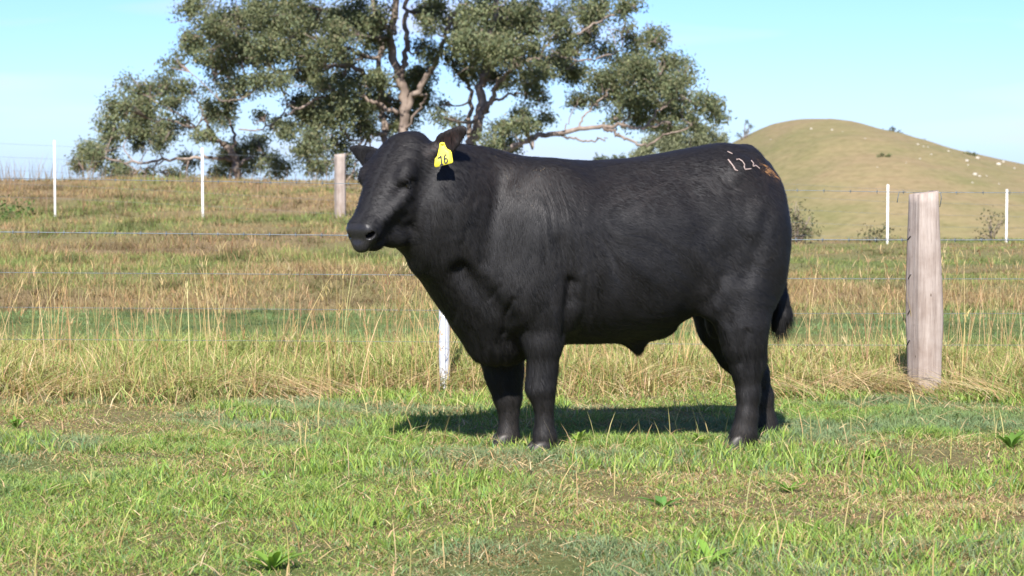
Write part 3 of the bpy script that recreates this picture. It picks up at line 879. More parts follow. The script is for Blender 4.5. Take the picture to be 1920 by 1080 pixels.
# --- brand on the rump: bare scarred strokes that follow the hide
bvh = BVHTree.FromPolygons([tuple(p) for p in to_world(bV)], [tuple(q) for q in bQ])
def on_hide(px, py, lift=0.004):
    h = bvh.ray_cast(Vector((0, 0, CAM_H)), Vector(ray(px, py)).normalized())
    if h[0] is None: return None
    return np.array(h[0] + h[1] * lift), np.array(h[1])
brand_m = plain_mat('branded_skin', (0.19, 0.15, 0.14), 0.6, 0.3, 0, 0.35, 120)
def stroke(name, pts, w):
    P = []
    for (a, b) in zip(pts[:-1], pts[1:]):
        for t in np.linspace(0, 1, 5)[:-1]: P.append((a[0] + (b[0] - a[0]) * t, a[1] + (b[1] - a[1]) * t))
    P.append(pts[-1])
    R = [on_hide(*q) for q in P]
    R = [r for r in R if r is not None]
    Pw = np.array([r[0] for r in R]); Nw = np.array([r[1] for r in R])
    Tn = np.gradient(Pw, axis=0); Sd = np.cross(Tn, Nw); Sd /= np.linalg.norm(Sd, axis=1)[:, None] + 1e-9
    ww_ = w * (0.75 + 0.5 * rng.random(len(Pw)))[:, None]
    V = np.concatenate([Pw - Sd * ww_, Pw + Nw * 0.003, Pw + Sd * ww_]); n = len(Pw); i = np.arange(n - 1)
    Q = np.concatenate([np.stack([i, i + 1, i + n + 1, i + n], 1), np.stack([i + n, i + n + 1, i + 2 * n + 1, i + 2 * n], 1)])
    return link(name, mesh_np(name, V, None, Q), bull, brand_m)
S13 = lambda pts: [(1320 + x / 6.75, 240 + y / 6.75) for x, y in pts]
stroke('brand_digit', S13([(305, 405), (340, 450), (375, 495), (392, 530), (425, 545)]), 0.0034)
stroke('brand_digit', S13([(405, 408), (440, 400), (480, 425), (508, 465), (505, 500), (515, 528), (590, 520)]), 0.0034)
stroke('brand_digit', S13([(590, 418), (620, 455), (612, 488), (650, 480), (695, 515)]), 0.0035)
stroke('brand_mark', S13([(300, 308), (330, 322), (362, 338)]), 0.0036)

# --- ear tag
tag_m = plain_mat('tag_plastic', (0.78, 0.69, 0.06), 0.5, 0.35, 0, 0.18, 45)
ink_m = plain_mat('tag_ink', (0.02, 0.02, 0.02), 0.6)
T6 = lambda x, y: (780 + x / 7.714, 220 + y / 7.714)
tagpts = [(345, 372), (375, 360), (410, 366), (425, 410), (450, 455), (500, 482), (515, 510), (535, 640), (525, 660), (300, 722), (272, 718), (268, 690), (275, 600), (305, 565), (320, 510), (335, 440)]
to_ = to_local(at(*T6(385, 540), 9.445))
tg_n = dirl(np.array([-0.10, -0.98, 0.15])); tg_n /= np.linalg.norm(tg_n)
def tagpt(x, y, off=0.0):
    """point of the tag's plane"""
    d = ray(*T6(x, y)); o = np.array([0, 0, CAM_H]); nw = tg_n[0] * BF + tg_n[1] * BL + tg_n[2] * Zw; pw_ = to_world(to_)
    t = np.dot(pw_ - o, nw) / np.dot(d, nw)
    bend = 0.0
    return o + d * t + nw * (off - bend)
# rounded plate with a front, a back and an edge
ring = np.array(tagpts, float)
cen = ring.mean(0)
mb = MB()
fr = np.array([tagpt(*q, 0.0012) for q in ring]); bk = np.array([tagpt(*q, -0.0012) for q in ring])
nr = len(ring); i = np.arange(nr); k = (i + 1) % nr
mid = np.array([(cen + (q - cen) * 0.5) for q in ring])
frm = np.array([tagpt(*q, 0.0014) for q in mid]); bkm = np.array([tagpt(*q, -0.0014) for q in mid])
V = np.concatenate([fr, bk, frm, bkm, [tagpt(*cen, 0.0014)], [tagpt(*cen, -0.0014)]])
Q = np.concatenate([np.stack([i, k, nr + k, nr + i], 1), np.stack([i, 2 * nr + i, 2 * nr + k, k], 1), np.stack([nr + i, nr + k, 3 * nr + k, 3 * nr + i], 1)])
T = np.concatenate([np.stack([2 * nr + i, np.full(nr, 4 * nr), 2 * nr + k], 1), np.stack([3 * nr + i, 3 * nr + k, np.full(nr, 4 * nr + 1)], 1)])
mb.add(V, Q, T)
etag = link('ear_tag', mb.mesh('ear_tag', False), bull, tag_m)
etag['label'] = 'yellow plastic ear tag with black number 16'
def ink(strokes, w=13):
    mb = MB()
    for pts in strokes:
        pts = np.array(pts, float)
        Tn = np.gradient(pts, axis=0); Sd = np.stack([-Tn[:, 1], Tn[:, 0]], 1); Sd /= np.linalg.norm(Sd, axis=1)[:, None]
        L = pts - Sd * w / 2; R_ = pts + Sd * w / 2; n = len(pts); i = np.arange(n - 1)
        V = np.array([tagpt(*q, 0.0032) for q in L] + [tagpt(*q, 0.0032) for q in R_])
        mb.add(V, np.stack([i, i + n, i + n + 1, i + 1], 1))
    return mb
dg = ink([[(310, 592), (340, 585), (362, 560)], [(362, 560), (367, 620), (372, 690)], [(345, 695), (372, 688), (396, 680)]], 24)
d1 = link('tag_digit', dg.mesh('tag_digit', False), etag, ink_m); d1.location = (0, 0, 0)
six = [(442, 543), (425, 545), (412, 570), (408, 605), (412, 640), (425, 664), (445, 658), (457, 630), (450, 602), (432, 596), (412, 612)]
dg = ink([six], 22)
d2 = link('tag_digit', dg.mesh('tag_digit', False), etag, ink_m); d2.location = (0, 0, 0)
V, Q = uv_sphere(tagpt(382, 385, 0.003), (0.008, 0.008, 0.004))
b1 = link('tag_button', mesh_np('tag_button', V, None, Q), etag, tag_m); b1.location = (0, 0, 0)
# ------------------------------------------------------------------ grass
def blades(x, y, h, w, az, lean, col, segs=2, z=None, tipcol=1.15, rootcol=0.75, droop=0.6):
    """one tapered blade per root; returns mesh arrays. lean is the sideways reach of the tip in blade heights"""
    n = len(x)
    z = gz(x, y) if z is None else z
    z = z - 0.006
    dx, dy = np.cos(az), np.sin(az)
    fa = rng.uniform(0, 2 * np.pi, n)                       # which way the flat of the blade faces
    sx, sy = np.cos(fa), np.sin(fa)
    ts = np.linspace(0, 1, segs + 1)
    V, C = [], []
    for i, t in enumerate(ts):
        out_ = lean * h * (t ** (1 + droop)) 
        up = h * (t - 0.25 * np.minimum(lean, 1.6) * t * t)
        cx, cy, cz = x + dx * out_, y + dy * out_, z + up
        if i < segs:
            ww = w * (1 - 0.55 * t) * 0.5
            V.append(np.stack([cx - sx * ww, cy - sy * ww, cz], 1)); V.append(np.stack([cx + sx * ww, cy + sy * ww, cz], 1))
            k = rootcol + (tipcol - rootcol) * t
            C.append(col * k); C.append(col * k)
        else:
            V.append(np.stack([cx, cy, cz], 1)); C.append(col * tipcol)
    m = 2 * segs + 1
    V = np.stack(V, 1).reshape(-1, 3); C = np.stack(C, 1).reshape(-1, 3)
    b = np.arange(n)[:, None] * m
    Q = np.concatenate([b + np.array([2 * s, 2 * s + 1, 2 * s + 3, 2 * s + 2]) for s in range(segs - 1)]) if segs > 1 else np.zeros((0, 4), int)
    T = b + np.array([2 * segs - 2, 2 * segs - 1, 2 * segs])
    return V, Q, T, C

def build_stuff(name, parts, mat):
    V, Q, T, C, n = [], [], [], [], 0
    for v, q, t, c in parts:
        V.append(v); C.append(c); Q.append(q + n); T.append(t + n); n += len(v)
    me = mesh_np(name, np.concatenate(V), np.concatenate(T), np.concatenate(Q), False)
    add_color(me, np.concatenate(C))
    o = link(name, me, None, mat)
    return o

def scatter(n, y0, y1, margin):
    """points spread evenly over the ground in view, with some to spare at the sides"""
    y = np.sqrt(rng.uniform(0, 1, n) * (y1 ** 2 - y0 ** 2) + y0 ** 2)
    x = rng.uniform(-1, 1, n) * (0.2182 * y + margin)
    return x, y

def pal(n, cols, wts):
    cols = np.array(cols); i = rng.choice(len(cols), n, p=np.array(wts) / np.sum(wts))
    c = cols[i] * rng.uniform(0.75, 1.3, (n, 1))
    return np.clip(c * rng.normal(1, 0.06, (n, 3)), 0.004, 1)

GREEN = [(0.180, 0.275, 0.050), (0.225, 0.310, 0.068), (0.140, 0.235, 0.058), (0.125, 0.210, 0.090), (0.27, 0.32, 0.10)]
STRAW = [(0.44, 0.33, 0.175), (0.36, 0.255, 0.125), (0.50, 0.40, 0.24), (0.29, 0.19, 0.10)]
grass_m = attr_leaf_mat('grass_blade', 0.34, 0.55, 0.25)

# --- grazed turf
n = 430000
x, y = scatter(n, 6.3, 12.6, 0.5)
g = zones(x, y)
clump = noise2(x * 7, y * 7, 61, 2)
tuft = noise2(x * 2.2, y * 2.2, 63, 2)
hgt = (0.015 + 0.034 * clump ** 1.5 + 0.038 * np.clip(tuft - 0.48, 0, 1) * 2) * rng.uniform(0.55, 1.45, n)
keep = rng.random(n) < 0.45 + 0.75 * clump
bare = sstep(0.52, 0.66, noise2(x * 1.7, y * 2.4, 69, 3))                       # thin, worn patches of dead thatch
isdry = rng.random(n) > (0.27 + 0.66 * g) * (1 - 0.5 * bare)
keep &= rng.random(n) > 0.12 * bare
hgt = hgt * (1 - 0.35 * bare)
col = np.where(isdry[:, None], pal(n, STRAW, (3, 3, 2, 2)), pal(n, GREEN, (4, 4, 3, 2, 1)))
blue = sstep(0.48, 0.62, noise2(x * 0.9, y * 1.4, 65, 2))[:, None] * (~isdry)[:, None]       # patches of grey-green couch
col = col * (1 - blue * 0.7) + np.array([0.15, 0.205, 0.13]) * blue * 0.7
hgt = np.where(isdry, hgt * 0.8, hgt)
lean = np.where(isdry, rng.uniform(0.4, 2.4, n), rng.uniform(0.2, 1.7, n))
wdt = rng.uniform(0.0028, 0.0058, n)
k = keep
parts = [blades(x[k], y[k], hgt[k], wdt[k], rng.uniform(0, 2 * np.pi, k.sum()), lean[k], col[k], 2)]
# taller tufts and seeding stems left by the stock
n = 9000
x, y = scatter(n, 6.4, 12.3, 0.5)
k = noise2(x * 1.6, y * 1.6, 67, 2) > 0.56
x, y = x[k], y[k]; n = len(x)
cx = np.repeat(x, 6) + rng.normal(0, 0.02, n * 6); cy = np.repeat(y, 6) + rng.normal(0, 0.02, n * 6)
parts.append(blades(cx, cy, rng.uniform(0.035, 0.085, n * 6), rng.uniform(0.005, 0.009, n * 6), rng.uniform(0, 2 * np.pi, n * 6), rng.uniform(0.2, 0.9, n * 6), pal(n * 6, GREEN, (4, 5, 2, 1, 2)), 2))
n = 2600                                                                 # fallen straw
x, y = scatter(n, 6.4, 12.3, 0.5)
parts.append(blades(x, y, rng.uniform(0.03, 0.06, n), rng.uniform(0.004, 0.007, n), rng.uniform(0, 2 * np.pi, n), rng.uniform(1.5, 4.0, n), pal(n, STRAW, (3, 2, 4, 1)), 2, z=gz(x, y) + 0.02))
n = 420                                                                  # single pale stems
x, y = scatter(n, 6.6, 12.0, 0.5)
parts.append(blades(x, y, rng.uniform(0.08, 0.2, n), np.full(n, 0.005), rng.uniform(0, 2 * np.pi, n), rng.uniform(0.1, 0.6, n), pal(n, [(0.42, 0.38, 0.16), (0.40, 0.30, 0.15)], (1, 1)), 3))
for (px, py, v) in [(1385, 838, 0.17), (1437, 823, -0.17), (1013, 846, 0.165), (946, 838, -0.15)]:      # grass pressed round the feet
    k = 170
    c = to_world(loc(px, py, v))
    a = rng.uniform(0, 2 * np.pi, k); r_ = rng.uniform(0.055, 0.13, k)
    parts.append(blades(c[0] + r_ * np.cos(a), c[1] + r_ * np.sin(a) - 0.02, rng.uniform(0.03, 0.085, k), rng.uniform(0.004, 0.007, k), rng.uniform(0, 2 * np.pi, k), rng.uniform(0.2, 0.9, k), pal(k, GREEN + STRAW[:1], (4, 4, 3, 2, 1, 3)), 2))
tag(build_stuff('turf', parts, grass_m), 'short green grazed turf with dry straw in the foreground', 'grass', kind='stuff')

# --- long rank grass along the near fence
n = 150000
x, y = scatter(n, 11.1, 16.0, 0.7)
edge = 11.7 + (noise2(x * 1.1, y * 0 + 3.3, 81, 3) - 0.5) * 1.5
m = sstep(0, 0.9, y - edge) * sstep(15.4, 13.2, y)
cl = noise2(x * 2.3, y * 2.3, 83, 2)
k = rng.random(n) < m * (0.25 + 1.1 * cl)
x, y, cl, m = x[k], y[k], cl[k], m[k]; n = len(x)
g = zones(x, y)
isdry = rng.random(n) > 0.40 + 0.42 * g
hgt = (0.055 + 0.21 * cl) * rng.uniform(0.5, 1.35, n) * (0.55 + 0.45 * m)
col = np.where(isdry[:, None], pal(n, STRAW, (4, 3, 3, 1)), pal(n, [(0.22, 0.265, 0.075), (0.27, 0.29, 0.10), (0.17, 0.235, 0.065)], (3, 3, 2)))
lean = np.where(isdry, rng.uniform(0.1, 1.9, n), rng.uniform(0.1, 1.3, n))
parts = [blades(x, y, hgt, rng.uniform(0.004, 0.008, n), rng.uniform(0, 2 * np.pi, n), lean, col, 3)]
# straw stalks with seed heads
n = 1150
x, y = scatter(n, 11.8, 15.6, 0.7)
k = noise2(x * 1.5, y * 1.5, 85, 2) > 0.40
x, y = x[k], y[k]; n = len(x)
hgt = rng.uniform(0.3, 0.74, n)
az = rng.uniform(0, 2 * np.pi, n); lean = rng.uniform(0.02, 0.42, n)
sc = pal(n, [(0.46, 0.36, 0.19), (0.38, 0.28, 0.14), (0.33, 0.22, 0.11)], (3, 3, 2))
parts.append(blades(x, y, hgt, np.full(n, 0.0048), az, lean, sc, 4, tipcol=1.05, rootcol=0.9))
tipx = x + np.cos(az) * lean * hgt; tipy = y + np.sin(az) * lean * hgt; tipz = gz(x, y) - 0.006 + hgt * (1 - 0.25 * lean)
rep = 5
hx_ = np.repeat(tipx, rep) + rng.normal(0, 0.004, n * rep); hy_ = np.repeat(tipy, rep) + rng.normal(0, 0.004, n * rep)
parts.append(blades(hx_, hy_, rng.uniform(0.03, 0.07, n * rep), np.full(n * rep, 0.006), rng.uniform(0, 2 * np.pi, n * rep), rng.uniform(0.1, 0.8, n * rep), np.repeat(sc, rep, 0) * 0.9, 2, z=np.repeat(tipz, rep) - rng.uniform(0.0, 0.1, n * rep)))
# lodged bundles lying over
bx = [-1.85, -1.35, -0.95, -2.35, 1.55, 1.75, 2.15, 0.55, 2.45, -0.55]
by = [12.2, 12.4, 12.1, 12.0, 12.0, 12.35, 12.2, 12.4, 11.9, 12.5]
for cx, cy in zip(bx, by):
    k = 130
    a0 = random.choice([0.1, 0.4, -0.2, math.pi - 0.2, math.pi + 0.3])
    parts.append(blades(cx + rng.normal(0, 0.16, k), cy + rng.normal(0, 0.10, k), rng.uniform(0.10, 0.26, k), rng.uniform(0.004, 0.007, k), a0 + rng.normal(0, 0.35, k), rng.uniform(1.0, 3.2, k), pal(k, STRAW, (4, 3, 3, 2)), 3))
tag(build_stuff('long_grass', parts, grass_m), 'long yellowing grass and straw stalks along the near wire fence', 'grass', kind='stuff')

# --- rough pasture beyond the fence, up to the brow
def rough(n, y0, y1, margin, hs, per=7, wmul=1.0):
    x, y = scatter(n, y0, y1, margin)
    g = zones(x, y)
    cl = noise2(x * 1.1, y * 0.9, 91, 2)
    k = rng.random(len(x)) < 0.35 + 0.9 * cl
    x, y, g, cl = x[k], y[k], g[k], cl[k]; n = len(x)
    px = 960 + F_PX * x / y
    lush = sstep(14.8, 16, y) * sstep(19.8, 18.8, y)
    h0 = hs * (0.35 + 1.1 * cl) * (1 - 0.55 * lush) * rng.uniform(0.6, 1.4, n)
    h0 *= 1 - 0.45 * sstep(1000, 1400, px) * sstep(22, 26, y)
    X = np.repeat(x, per) + rng.normal(0, 0.05, n * per); Y = np.repeat(y, per) + rng.normal(0, 0.05, n * per)
    G = np.repeat(g, per); L = np.repeat(lush, per)
    patch = noise2(x * 1.3 + 40, y * 0.8, 97, 3)
    dk = np.repeat(1 - 0.5 * sstep(0.54, 0.66, patch), per)[:, None]                 # clumps of darker herbage
    lt = np.repeat(sstep(0.46, 0.36, patch), per)
    td = np.repeat(rng.random(n), per) * 0.7 + rng.random(n * per) * 0.3
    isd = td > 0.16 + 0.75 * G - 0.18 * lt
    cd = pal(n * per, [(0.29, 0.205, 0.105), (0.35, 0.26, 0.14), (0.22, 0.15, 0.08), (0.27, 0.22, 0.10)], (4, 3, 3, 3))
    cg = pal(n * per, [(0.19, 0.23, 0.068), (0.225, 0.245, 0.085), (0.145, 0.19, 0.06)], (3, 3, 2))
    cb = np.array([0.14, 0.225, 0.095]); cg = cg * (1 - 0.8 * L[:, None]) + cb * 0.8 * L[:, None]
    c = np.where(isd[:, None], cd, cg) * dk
    return blades(X, Y, np.repeat(h0, per) * rng.uniform(0.6, 1.3, n * per), rng.uniform(0.007, 0.013, n * per) * wmul * np.clip(Y / 25, 0.8, 1.7), rng.uniform(0, 2 * np.pi, n * per), rng.uniform(0.1, 0.9, n * per), c, 1, droop=0.2)
parts = [rough(26000, 14.4, 26, 1.0, 0.075), rough(24000, 25, 56, 1.5, 0.10, 6)]
# dry seed stems on the brow at the left
n = 5200
x, y = scatter(n, 36, 54, 1.5)
px = 960 + F_PX * x / y
k = (rng.random(n) < sstep(1000, 400, px) * (0.3 + 0.7 * sstep(42, 50, y))) & (noise2(x * 0.5, y * 0.5, 95, 2) > 0.42)
x, y = x[k], y[k]; n = len(x)
parts.append(blades(x, y, rng.uniform(0.16, 0.42, n) * (1 + 0.9 * sstep(-7, -10, x)), rng.uniform(0.008, 0.013, n), rng.uniform(0, 2 * np.pi, n), rng.uniform(0.05, 0.4, n), pal(n, [(0.24, 0.16, 0.09), (0.17, 0.12, 0.08)], (1, 1)), 2))
tag(build_stuff('rough_pasture', parts, grass_m), 'rough brown and green pasture rising to the brow behind the fence', 'grass', kind='stuff')
# ------------------------------------------------------------------ fences
wood_m, nt, out = new_mat('weathered_hardwood')
p = N(nt, 'ShaderNodeBsdfPrincipled'); p.inputs['Roughness'].default_value = 0.85; p.inputs['Specular IOR Level'].default_value = 0.2
tcn = N(nt, 'ShaderNodeTexCoord')
mpn = N(nt, 'ShaderNodeMapping'); mpn.inputs['Scale'].default_value = (1, 1, 0.05); nt.links.new(tcn.outputs['Object'], mpn.inputs[0])
g1 = noise_node(nt, 38, 5, 0.65, mpn.outputs[0]); g2 = noise_node(nt, 130, 4, 0.7, mpn.outputs[0]); g3 = noise_node(nt, 6, 4, 0.6, tcn.outputs['Object'])
c = ramp(nt, g1, [(0.28, (0.19, 0.160, 0.146)), (0.45, (0.265, 0.228, 0.209)), (0.62, (0.315, 0.275, 0.252)), (0.8, (0.40, 0.365, 0.345))])
c = mixrgb(nt, 1.0, c, ramp(nt, g2, [(0.3, (0.78, 0.75, 0.73)), (0.5, (1, 1, 1))]), 'MULTIPLY')
c = mixrgb(nt, 1.0, c, ramp(nt, g3, [(0.32, (0.74, 0.69, 0.66)), (0.6, (1, 1, 1))]), 'MULTIPLY')
mpk = N(nt, 'ShaderNodeMapping'); mpk.inputs['Scale'].default_value = (1, 1, 0.35); nt.links.new(tcn.outputs['Object'], mpk.inputs[0])
vk = N(nt, 'ShaderNodeTexVoronoi'); vk.inputs['Scale'].default_value = 34; nt.links.new(mpk.outputs[0], vk.inputs['Vector'])
kn = ramp(nt, vk.outputs['Distance'], [(0.08, (0.28, 0.22, 0.18)), (0.14, (1, 1, 1))])
kf = ramp(nt, noise_node(nt, 9, 2, 0.5, tcn.outputs['Object']), [(0.5, (0, 0, 0)), (0.56, (1, 1, 1))])
c = mixrgb(nt, kf, c, mixrgb(nt, 1.0, c, kn, 'MULTIPLY'))
nt.links.new(c, p.inputs['Base Color'])
bm_ = N(nt, 'ShaderNodeBump'); bm_.inputs['Strength'].default_value = 0.7; bm_.inputs['Distance'].default_value = 0.008
nt.links.new(g1, bm_.inputs['Height']); nt.links.new(bm_.outputs[0], p.inputs['Normal'])
nt.links.new(p.outputs[0], out.inputs[0])
galv_m = plain_mat('galvanised_steel', (0.55, 0.57, 0.60), 0.45, 0.5, 0.35, 0.15, 60)
white_m = plain_mat('white_painted_steel', (0.62, 0.62, 0.61), 0.6, 0.3, 0.0, 0.15, 14)
wire_m = plain_mat('weathered_wire', (0.12, 0.145, 0.165), 0.6, 0.3, 0.3, 0.35, 30)
nail_m = plain_mat('rusty_staple', (0.05, 0.045, 0.045), 0.6, 0.4, 0.5, 0.3, 90)

def split_post(name, parent, x, y, h, wx, wy, seed, outline=None, yaw=0.0):
    """rough split hardwood post: irregular section that wanders and ends in an uneven sawn top"""
    g = np.random.default_rng(seed)
    sec = np.array([(-0.50, 0.10), (-0.30, -0.50), (-0.05, -0.53), (0.20, -0.50), (0.40, -0.44), (0.50, -0.05), (0.44, 0.42), (0.10, 0.50), (-0.30, 0.48), (-0.49, 0.25)])
    ns, nr = 60, 26
    per = np.concatenate([sec, sec[:1]]); seg = np.linalg.norm(np.diff(per, axis=0), axis=1); cum = np.concatenate([[0], np.cumsum(seg)])
    tt = np.linspace(0, cum[-1], ns, endpoint=False)
    S = np.stack([np.interp(tt, cum, per[:, 0]), np.interp(tt, cum, per[:, 1])], 1)
    fl = (noise3(S[:, 0] * 9, S[:, 1] * 9, S[:, 0] * 0, seed) - 0.5) * 0.055              # flutes that run the whole length
    z0 = float(gz(x, y)); zz = np.linspace(-0.35, h, nr)
    rings = []
    for z in zz:
        t = max(z, 0) / h
        f = outline(t) if outline else (1.0, 0.0)
        sc = f[0] * (1 + 0.02 * math.sin(7 * t + seed)); ox = f[1]
        wob = (noise3(S[:, 0] * 5, S[:, 1] * 5, np.full(ns, z * 5.0), seed + 1) - 0.5) * 0.06
        R = S * (1 + fl[:, None] + wob[:, None]) * sc
        zt = np.full(ns, z) + (0.018 * S[:, 0] + 0.012 * (noise3(S[:, 0] * 8, S[:, 1] * 8, S[:, 0] * 0, seed + 2) - 0.5)) * (1 if z == zz[-1] else 0)
        rings.append(np.stack([R[:, 0] * wx + ox * wx, R[:, 1] * wy, zt], 1))
    V = np.concatenate(rings + [rings[-1].mean(0, keepdims=True) + (0, 0, 0.002)])
    cy, sy = math.cos(yaw), math.sin(yaw)
    V[:, :2] = V[:, :2] @ np.array([[cy, sy], [-sy, cy]])
    i = np.arange(nr - 1)[:, None] * ns; j = np.arange(ns)[None]; k = (j + 1) % ns
    Q = np.stack([i + j, i + k, i + ns + k, i + ns + j], -1).reshape(-1, 4)
    e = (nr - 1) * ns
    T = np.stack([e + np.arange(ns), e + (np.arange(ns) + 1) % ns, np.full(ns, nr * ns)], 1)
    me = mesh_np(name, V, T, Q, False)
    o = link(name, me, parent, wood_m)
    o.location = Vector((x, y, z0)) - parent.location
    return o

def picket(name, parent, x, y, h, w, mat, top=None):
    """steel star picket: three fins on a core"""
    z0 = float(gz(x, y))
    mb = MB()
    P = []
    for a in (0.5, 2.6, 4.71):
        ca_, sa_ = math.cos(a), math.sin(a); nx_, ny_ = -sa_, ca_; t = w * 0.12
        for zz in (-0.3, h):
            P += [(nx_ * t, ny_ * t, zz), (ca_ * w * 0.58 + nx_ * t * 0.8, sa_ * w * 0.58 + ny_ * t * 0.8, zz), (ca_ * w * 0.58 - nx_ * t * 0.8, sa_ * w * 0.58 - ny_ * t * 0.8, zz), (-nx_ * t, -ny_ * t, zz)]
        V = np.array(P[-8:])
        mb.add(V, [(0, 1, 5, 4), (1, 2, 6, 5), (2, 3, 7, 6), (4, 5, 6, 7)])
    o = link(name, mb.mesh(name, False), parent, mat)
    o.location = Vector((x, y, z0)) - parent.location
    return o

def wire(parent, pts, r, barb=0.0, mat=wire_m):
    """twisted strand with barbs"""
    pts = np.asarray(pts, float)
    n = 90
    s = np.linspace(0, 1, n)
    xs = np.interp(s, np.linspace(0, 1, len(pts)), pts[:, 0]); ys = np.interp(s, np.linspace(0, 1, len(pts)), pts[:, 1]); zs = np.interp(s, np.linspace(0, 1, len(pts)), pts[:, 2])
    mb = MB(); mb.tube(np.stack([xs, ys, zs], 1), np.full(n, r), 6)
    o = link('wire', mb.mesh('wire'), parent, mat)
    if barb:
        mb = MB()
        L = xs[-1] - xs[0]
        for k in range(int(abs(L) / barb)):
            t = (k + 0.5) * barb / abs(L)
            c = np.array([np.interp(t, s, xs), np.interp(t, s, ys), np.interp(t, s, zs)])
            mb.tube(np.stack([c + (-0.005, 0, 0), c + (0.005, 0, 0)]), [r * 1.9, r * 1.9], 6)
            for dv in ((0.004, -0.008, 0.012), (-0.004, 0.008, 0.012), (0.004, 0.006, -0.012), (-0.004, -0.006, -0.012)):
                mb.tube(np.stack([c, c + np.array(dv)]), [r * 0.8, r * 0.3], 4)
        bo = link('barbs', mb.mesh('barbs'), o, mat); bo.location = (0, 0, 0); bo['kind'] = 'stuff'
    return o

NY = 12.36                                       # distance of the near fence
nf = empty('wire_fence', (2.16, NY, 0))
tag(nf, 'near wire fence with a thick weathered wooden post right of the bull', 'fence')
def near_line(t):
    """width and sideways wander of the big post with height"""
    w = np.interp(t, [0, 0.2, 0.35, 0.55, 0.75, 1.0], [0.98, 1.0, 1.08, 1.05, 0.98, 0.86])
    o = np.interp(t, [0, 0.35, 0.55, 0.8, 1.0], [0.02, 0.02, 0.0, -0.03, -0.05])
    return w, o
pxw = at(1732, 735, NY)
post = split_post('wooden_post', nf, pxw[0], NY, 1.055, 0.178, 0.16, 5, near_line, 0.10)
px2 = at(833, 712, NY + 0.15)
picket('steel_picket', nf, px2[0], NY + 0.15, 1.04, 0.052, galv_m)
px3 = at(-330, 712, NY + 0.3)
picket('steel_picket', nf, px3[0], NY + 0.3, 1.04, 0.052, galv_m)
px4 = at(2300, 712, NY)
picket('steel_picket', nf, px4[0], NY, 1.04, 0.052, galv_m)
WY = NY - 0.005
for i, (yl, ym, yr) in enumerate([(334, 347, 361), (435, 443, 450), (511, 516, 523), (576, 582, 588), (636, 641, 647)]):
    fr_ = WY + 0.13
    P = [at(-420, yl - 3, fr_ + 0.35), at(0, yl, fr_ + 0.2), at(833, ym, WY + 0.11), at(1500, (ym + yr) / 2 + 3, WY + 0.06), at(1732, yr, WY + 0.055), at(1920, yr, WY + 0.05), at(2350, yr + 2, WY)]
    P = np.array(P)
    xs = np.linspace(P[0, 0], P[-1, 0], 60)
    wire(nf, np.stack([xs, np.interp(xs, P[:, 0], P[:, 1]), np.interp(xs, P[:, 0], P[:, 2])], 1), (0.0014, 0.0024, 0.0015, 0.001, 0.001)[i], 0.14 if i < 2 else 0.0)
# staples that hold the wires to the big post
pv = [tuple(np.array(v.co) + (pxw[0], NY, float(gz(pxw[0], NY)))) for v in post.data.vertices]
post_bvh = BVHTree.FromPolygons(pv, [tuple(f.vertices) for f in post.data.polygons])
for (a, b) in [((1702, 374), (1707, 386)), ((1703, 449), (1708, 443)), ((1704, 522), (1708, 515)), ((1703, 589), (1707, 582)), ((1702, 646), (1706, 638))]:
    ends = []
    for q in (a, b):
        h = post_bvh.ray_cast(Vector((0, 0, CAM_H)), Vector(ray(*q)).normalized())
        if h[0] is not None: ends.append((np.array(h[0]), np.array(h[1])))
    if len(ends) < 2: continue
    (p0, n0), (p1, n1) = ends
    mb = MB()
    mb.tube(np.stack([p0 - n0 * 0.01, p0 + n0 * 0.004, p1 + n1 * 0.004, p1 - n1 * 0.01]), [0.0026] * 4, 6)
    link('staple', mb.mesh('staple'), nf, nail_m)
for pts in ([(1758, 361), (1764, 362), (1765, 372), (1762, 388)], [(1698, 360), (1686, 360), (1684, 368), (1682, 380)]):
    mb = MB(); mb.tube(np.array([at(a, b, NY - 0.03) for a, b in pts]), [0.0022] * len(pts), 6)
    link('wire_tail', mb.mesh('wire_tail'), nf, wire_m)
# far fence
FY = 38.0
ff = empty('wire_fence', (0, FY, 0))
tag(ff, 'distant fence of thin white posts on the brow behind the bull', 'fence')
def far_top(px, top, bot, Y, w, name='white_picket', mat=white_m):
    b = at(px, bot, Y); t = at(px, top, Y)
    x = b[0]; z0 = float(gz(x, Y))
    return picket(name, ff, x, Y, t[2] - z0, w, mat)
far_top(103, 263, 388, 36.5, 0.029); far_top(380, 277, 402, 37.0, 0.034)
far_top(1664, 346, 462, 38.5, 0.034); far_top(1887, 355, 460, 39.0, 0.032)
far_top(-190, 252, 380, 36.0, 0.05); far_top(2110, 360, 464, 39.5, 0.052)
b_ = at(638, 418, 37.5); t_ = at(638, 289, 37.5)
split_post('wooden_post', ff, b_[0], 37.5, t_[2] - float(gz(b_[0], 37.5)), 0.185, 0.16, 11, None, 0.1)
for k in range(5):
    f = 0.93 - 0.2 * k
    P = []
    for (px, top, bot, Y) in [(-190, 252, 380, 36.0), (103, 265, 388, 36.5), (380, 279, 402, 37.0), (638, 292, 418, 37.5), (900, 305, 432, 37.8), (1200, 322, 446, 38.1), (1664, 347, 462, 38.5), (1887, 356, 462, 39.0), (2110, 361, 465, 39.5)]:
        b = at(px, bot, Y - 0.05); t = at(px, top, Y - 0.05)
        P.append(b + (t - b) * f)
    P = np.array(P); xs = np.linspace(P[0, 0], P[-1, 0], 60)
    wire(ff, np.stack([xs, np.interp(xs, P[:, 0], P[:, 1]), np.interp(xs, P[:, 0], P[:, 2])], 1), 0.0016)
